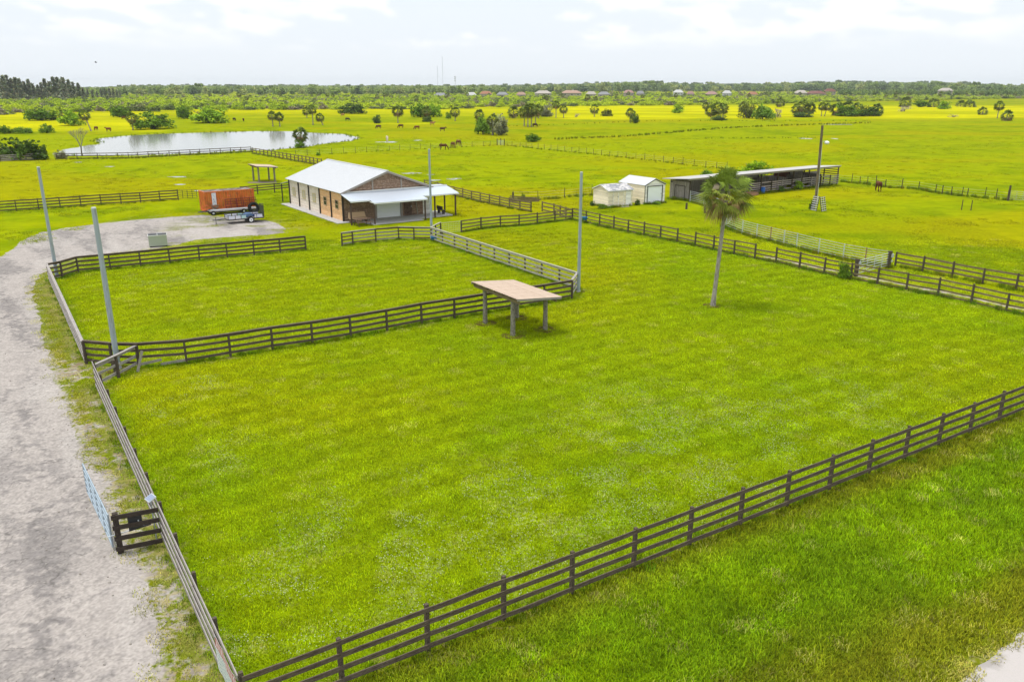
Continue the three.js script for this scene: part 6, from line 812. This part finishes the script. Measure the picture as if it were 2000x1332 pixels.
function animal(label, kind, px, py, yaw, color, group) {
  const p = at(px, py), cow = kind.startsWith('cow'), g = kind.endsWith('G'), t = thing(cow ? 'cow' : 'horse', label, cow ? 'cow' : 'horse', [p[0], 0, p[1]], yaw, group), m = plain('hide', color, 0.8), dark = plain('hair', color.map((q) => q * 0.35), 0.9);
  part(t, 'body', animals[kind], m);
  part(t, 'tail', cow ? merge(bar([-0.95, 1.15, 0], [-1.02, 0.62, 0.02], 0.03), bar([-1.02, 0.62, 0.02], [-1.0, 0.42, 0.02], 0.055)) : merge(bar([-0.86, 1.25, 0], [-0.98, 1.0, 0], 0.06), bar([-0.98, 1.0, 0], [-0.97, 0.5, 0.02], 0.075)), dark);
  if (cow) { part(t, 'ears', g ? earGeo(1.04, 0.52) : earGeo(1.0, 1.36), m); part(t, 'hooves', merge([[-0.72, 0.18], [-0.72, -0.18], [0.52, 0.17], [0.52, -0.17]].map(([x, z]) => cyl(0.075, 0.07, 0.12, 8, x, 0, z))), plain('pale_hoof', [0.34, 0.3, 0.26], 0.9)); }
  else part(t, 'mane', g ? merge(plank([0.55, 1.47, 0], [1.0, 0.98, 0], 0.16, 0.05), plank([1.0, 0.98, 0], [1.1, 0.72, 0], 0.12, 0.05)) : merge(plank([0.5, 1.52, 0], [0.86, 1.82, 0], 0.16, 0.05)), dark);
}
const red = [0.155, 0.055, 0.022], choc = [0.085, 0.036, 0.02], blk = [0.035, 0.028, 0.024], tan = [0.30, 0.15, 0.07], pale = [0.55, 0.46, 0.38];
animal('red-brown cow walking on the yellow meadow by the leaning palm', 'cowG', 187, 254.5, 2.6, red); animal('reddish cow standing side-on between leaning palm and pond', 'cowS', 211, 257, 3.1, red); animal('small dark cow far on the meadow left of the mid thicket', 'cowG', 241, 233, 2.9, choc); animal('dark cow facing away, first of two right of the big round bush', 'cowG', 457, 236, 1.3, blk); animal('dark cow, second of two right of the big round bush', 'cowG', 475, 237, 1.9, choc);
animal('brownish cow just below the dark far-field bush', 'cowG', 669, 227, 2.8, tan); animal('black cow right of the leaning palm trio', 'cowG', 678.5, 236, 0.3, blk); animal('chocolate cow grazing below the round palmetto', 'cowG', 739, 251.5, 3.0, choc); animal('chocolate cow grazing under the heavy-headed palm', 'cowG', 782.5, 250, 3.3, choc); animal('dark red cow grazing below the broad far bush', 'cowG', 814, 253, 3.2, red); animal('pale red cow highest of the grazing group', 'cowS', 844.5, 245, 0.2, tan); animal('dark cow walking at the end of the grazing group', 'cowS', 864.5, 256.5, 0.05, choc);
animal('white horse facing forward by the wet patch', 'horseG', 756, 276, -1.35, pale); animal('brown horse grazing side-on at the wire fence, first of three', 'horseG', 865.5, 293, -0.05, [0.10, 0.042, 0.02]); animal('brown horse grazing, middle of three at the wire fence', 'horseG', 885, 289, -1.1, [0.13, 0.055, 0.025]); animal('brown horse with pale legs, farthest of three at the wire fence', 'horseG', 895.5, 284.5, 2.2, [0.15, 0.065, 0.035]); animal('chestnut horse seen from behind near the wire fence at the stable', 'horseG', 1716, 374, 1.45, [0.11, 0.04, 0.02]); animal('brown cow lying shadowed beside the many-stemmed palm cluster', 'cowG', 1045, 248, 0.4, choc);
{ const Z = 80, k = Z / FOCAL, t = thing('bird', 'small dark bird flying in the empty sky', 'bird', [-770 * k, EYE + 41 * k, -Z], 0.5); t.scale.setScalar(0.62); const g = new THREE.SphereGeometry(0.07, 10, 8); g.scale(2.3, 1, 1); part(t, 'body', g, plain('feathers', [0.03, 0.028, 0.026], 0.9)); for (const s of [-1, 1]) { const w = new Leaves(); w.tri([0.1, 0.02, s * 0.04], [-0.08, 0.02, s * 0.04], [-0.02, 0.14, s * 0.3], [1, 1, 1]); w.tri([-0.08, 0.02, s * 0.04], [-0.1, 0.13, s * 0.28], [-0.02, 0.14, s * 0.3], [1, 1, 1]); const q = w.geo(); q.deleteAttribute('color'); part(t, 'wing', q, plain('wing_feathers', [0.03, 0.028, 0.026], 0.9, 0, { side: THREE.DoubleSide })); } part(t, 'tail', box(0.14, 0.012, 0.07, -0.2, 0, 0), plain('tail_feathers', [0.03, 0.028, 0.026], 0.9)); }

// ------------------------------------------------------------------ grass blades where the camera is near enough to see them
function patch(seed, R, n, h, w) {
  const r = rng(seed), L = new Leaves(0.35);
  for (let i = 0; i < n; i++) {
    const a = r() * 6.283, q = R * Math.sqrt(r()), x = Math.cos(a) * q, z = Math.sin(a) * q, H = h * (0.5 + 0.8 * r()), b = r() * 6.283, ln = H * (0.35 + 0.75 * r()), dx = Math.cos(b), dz = Math.sin(b), k = 0.32 + 1.2 * r(), c = [k * (0.9 + 0.25 * r()), k, k];
    const B1 = [x - dz * w, 0, z + dx * w], B2 = [x + dz * w, 0, z - dx * w], M1 = [x + dx * ln * 0.4 - dz * w * 0.8, H * 0.66, z + dz * ln * 0.4 + dx * w * 0.8], M2 = [x + dx * ln * 0.4 + dz * w * 0.8, H * 0.66, z + dz * ln * 0.4 - dx * w * 0.8], T = [x + dx * ln, H, z + dz * ln];
    L.tri(B1, B2, M2, c); L.tri(B1, M2, M1, c); L.tri(M1, M2, T, c);
  }
  return L.geo();
}
{
  const bladeMat = leafMat('grass_blades', [1, 1, 1], 0.4), r = rng(4242), short = [1, 2, 3].map((k) => patch(k, 0.3, 84, 0.06, 0.0065)), tall = [1, 2].map((k) => patch(20 + k, 0.3, 60, 0.115, 0.009));
  const A = [[], [], []], V = [[], []], F = [];
  const cuts = (x, z) => { const rd = look(gRoad, x, z), ln = look(gLane, x, z); return rd < -0.25 || ln < -0.12; };
  for (let Z = 13.5; Z < 80;) {
    const s = 0.25 + 0.0075 * (Z - 13.5), half = 0.66 * (Z * 0.954 + 4.4) + 1.5;
    for (let x = -half; x < half; x += s) {
      const px = x + (r() - 0.5) * s * 1.3, pz = -Z + (r() - 0.5) * s * 1.3; if (!isNear(px, pz) || cuts(px, pz)) continue;
      const [sd, br] = barePatch(px, pz); if (r() < sd * 1.05 || r() < br * 0.6) continue;
      const inPad = look(gPad, px, pz) < 0 || look(gAre, px, pz) < 0, c = grassColor(px, pz), k = 0.72 + 0.6 * r() * (0.55 + 0.9 * vn(px * 2.2, pz * 2.2)), dry = sd > 0.05 ? r() * 0.6 : r() < 0.05 ? 0.45 : 0, col = mix3(c, C.straw, dry).map((q) => q * k * 2.05), g = s / 0.3;
      const q = { x: px, z: pz, a: r() * 6.28, sx: 0.8 + 0.35 * g, sy: (0.8 + 0.5 * r()) * (sd > 0.1 ? 0.7 : 1) * (0.8 + 0.2 * g), col };
      const rough = !inPad && pz > S0[1] - (px - S0[0]) * 0.6446;
      (rough ? V[Math.floor(r() * 2)] : A[Math.floor(r() * 3)]).push(q);
    }
    Z += s;
  }
  A.forEach((a, i) => scatter('short_grass', ['short bright grass inside the fenced paddocks and yard', 'tufted grass mixed through the paddocks', 'fine grass blades mixed through the paddocks'][i], short[i], bladeMat, a, (q) => q.col));
  V.forEach((a, i) => scatter('verge_grass', ['longer dark green grass on the verge outside the front fence', 'coarser grass mixed through the verge'][i], tall[i], bladeMat, a, (q) => q.col));
  // unmown tufts along the fences
  const along = (pts, per, spread, hgt, tint) => { for (let i = 0; i + 1 < pts.length; i++) { const d = dist(pts[i], pts[i + 1]), n = Math.round(d * per); for (let k = 0; k < n; k++) { const t = r(), x = lerp(pts[i][0], pts[i + 1][0], t) + (r() - 0.5) * spread, z = lerp(pts[i][1], pts[i + 1][1], t) + (r() - 0.5) * spread, c = mix3(grassColor(x, z), tint, 0.6); F.push({ x, z, a: r() * 6.28, sx: 0.5 + 0.6 * r(), sy: hgt * (0.5 + 0.9 * r()), col: c.map((v) => v * (1.2 + 0.6 * r())) }); } } };
  const g1 = [0.10, 0.17, 0.006], g2 = [0.075, 0.115, 0.012];
  along(f1Posts, 3, 0.5, 1.3, g1); along(f2Posts, 2.5, 0.5, 1.1, g1); along(leftPosts, 2.5, 0.4, 1.2, g1); along(f3Posts, 4, 0.4, 1.5, g1); along(f5Posts, 4, 0.5, 1.7, g1); along(f6Posts, 4, 0.5, 1.5, g1); along(f8Posts, 5, 0.5, 2, g2); along(f9Posts, 5, 0.6, 2, g2); along(topPosts, 4, 0.5, 1.4, g1); along(pipePosts2, 9, 0.9, 2.4, g2); along(pipePosts, 8, 0.7, 2, g2); along(f14Posts, 6, 0.8, 2.2, g2); along(lanePosts2, 4, 0.6, 2.2, g2); along(lanePosts, 3, 1, 2.5, g2); along(wireB, 1.6, 1.6, 2.6, g2); along(wireC, 6, 1.2, 3, g2); along(wireD, 4, 1.2, 3, g2); along(wireA, 0.8, 1.5, 2.2, g2); along(pondPosts, 4, 1.5, 3, g2); along(farLeft, 3, 0.6, 1.5, g1);
  along(line([[1346, 393], [1307, 389]]), 8, 0.6, 3, g2); along(line([[1464, 381], [1631, 361]]), 5, 0.9, 2.6, g2); along(line([[1259, 400], [1299, 396.5]]), 8, 0.4, 2.4, g2); along(line([[1159, 400], [1190, 406.5], [1234, 402.5]]), 7, 0.4, 2.4, g2);
  along(line([[1080, 272.5], [1140, 270], [1200, 268], [1300, 260.5], [1400, 251.5], [1500, 246.5], [1600, 243.2], [1700, 240.3]]), 2.4, 3.0, 4.2, [0.05, 0.075, 0.012]); along(line([[940, 247.5], [1100, 244], [1260, 236.5], [1500, 236], [1700, 237]]), 0.5, 3, 3.5, [0.08, 0.11, 0.012]);
  along(pondRaw.slice(5, 26), 0.9, 2.6, 3.2, [0.08, 0.12, 0.012]); along(pondRaw.slice(24), 1.2, 2.0, 3, [0.08, 0.12, 0.012]); along(line([[1365, 270.6], [1600, 269]]), 1.2, 3, 3, g2);
  scatter('fence_weeds', 'unmown tufts of grass along the fence lines and ditches', tall[0], bladeMat, F, (q) => q.col);
  // coarse tussocks in the middle field
  const M = []; for (let k = 0; k < 9000; k++) { const Z = 78 + 170 * Math.pow(r(), 1.2), x = (r() - 0.5) * 2 * (0.66 * Z + 6), z = -Z; if (inside(pondPoly, x, z) || (isNear(x, z) && look(gRoad, x, z) < 0.2)) continue; if (fbm(x * 0.12 + 3, z * 0.12, 3) < 0.46) continue; const c = grassColor(x, z), v = 1.2 + 0.5 * r(); M.push({ x, z, a: r() * 6.28, sx: 1.4 + 1.8 * r(), sy: 0.9 + 0.9 * r(), col: c.map((q) => q * v) }); }
  scatter('field_tussocks', 'scattered tussocks of rougher grass in the open fields', short[1], bladeMat, M, (q) => q.col);
  // white clover heads
  const cl = new THREE.IcosahedronGeometry(0.012, 0), K = []; for (const [c, R] of cloverSpots) { const n = Math.round(210 * R * Math.sqrt(R)); for (let k = 0; k < n; k++) { const a = r() * 6.28, q = R * 1.5 * Math.sqrt(r()), x = c[0] + Math.cos(a) * q, z = c[1] + Math.sin(a) * q; if (r() < clover(x, z) * 2.2 && (look(gPad, x, z) < -0.3 || look(gAre, x, z) < -0.3)) K.push({ x, z, y: 0.05 + 0.025 * r(), a, sx: 0.7 + 0.7 * r(), sy: 0.8, q: r() }); } }
  scatter('clover_flowers', 'tiny white clover heads speckling the paddock grass', cl, plain('clover_white', [0.50, 0.52, 0.36], 0.9), K, (q) => (q.q < 0.3 ? [0.75, 0.75, 0.6] : [1, 1, 1]));
  // dry litter and loose stones at the drive edge, bare rings under the shelter posts
  const St = []; for (let k = 0; k < 5200; k++) { const x = -40 + r() * 33, z = -15 - r() * 60; const d = look(gRoad, x, z); if (d < 0.9 && r() < (d > -0.8 ? 0.8 : 0.16)) St.push({ x, z, y: 0.018, a: r() * 6, rx: r() * 3, sx: 0.3 + 1.1 * r() * r(), sy: 0.4 + 0.4 * r(), q: r() }); }
  scatter('loose_stones', 'loose chips of shell rock on and beside the drive', new THREE.DodecahedronGeometry(0.035, 0), plain('chip', [1, 1, 1], 0.95), St, (q) => mix3([0.40, 0.37, 0.34], [0.17, 0.14, 0.11], q.q));
  const Rg = []; const ringAt = (p, R, n) => { for (let k = 0; k < n; k++) { const a = r() * 6.28, q = R * (0.35 + 0.65 * Math.sqrt(r())); Rg.push({ x: p[0] + Math.cos(a) * q, z: p[1] + Math.sin(a) * q, a: r() * 6, sx: 0.35 + 0.3 * r(), sy: 0.5 + 0.5 * r(), q: r() }); } };
  { const p = at(513, 356.5), poly = roughen([[p[0] - 2.6, p[1] - 0.7], [p[0] - 0.6, p[1] - 1.6], [p[0] + 1.8, p[1] - 1.2], [p[0] + 2.2, p[1] + 0.4], [p[0], p[1] + 1.5], [p[0] - 2.2, p[1] + 1.0]], 0.3, 0.35, 7.7); struct('bare_earth', sheet(poly, 0.014), plain('trodden_earth', [1, 1, 1], 1, 0, { map: texture(128, 128, (x, y) => mix3([0.22, 0.18, 0.12], [0.13, 0.11, 0.06], fbm(x * 0.1, y * 0.1, 4))) })); }
  const c0 = Math.cos(0.575), s0 = Math.sin(0.575); for (const [x, z] of [[0, 0], [2.42, 0], [2.42, -3.26], [0, -3.26]]) ringAt([0.05 + x * c0 + z * s0, -47.4 - x * s0 + z * c0], 0.62, 46); ringAt(at(1393, 597), 0.6, 40); ringAt(at(1131, 570), 0.4, 16); ringAt(at(231, 721), 0.8, 30);
  scatter('dry_litter', 'dry brown litter ringed round post and palm feet', short[2], leafMat('dry_blades', [1, 1, 1], 0.2), Rg, (q) => mix3([0.26, 0.155, 0.085], [0.15, 0.095, 0.055], q.q));
}
renderer.render(scene, camera);
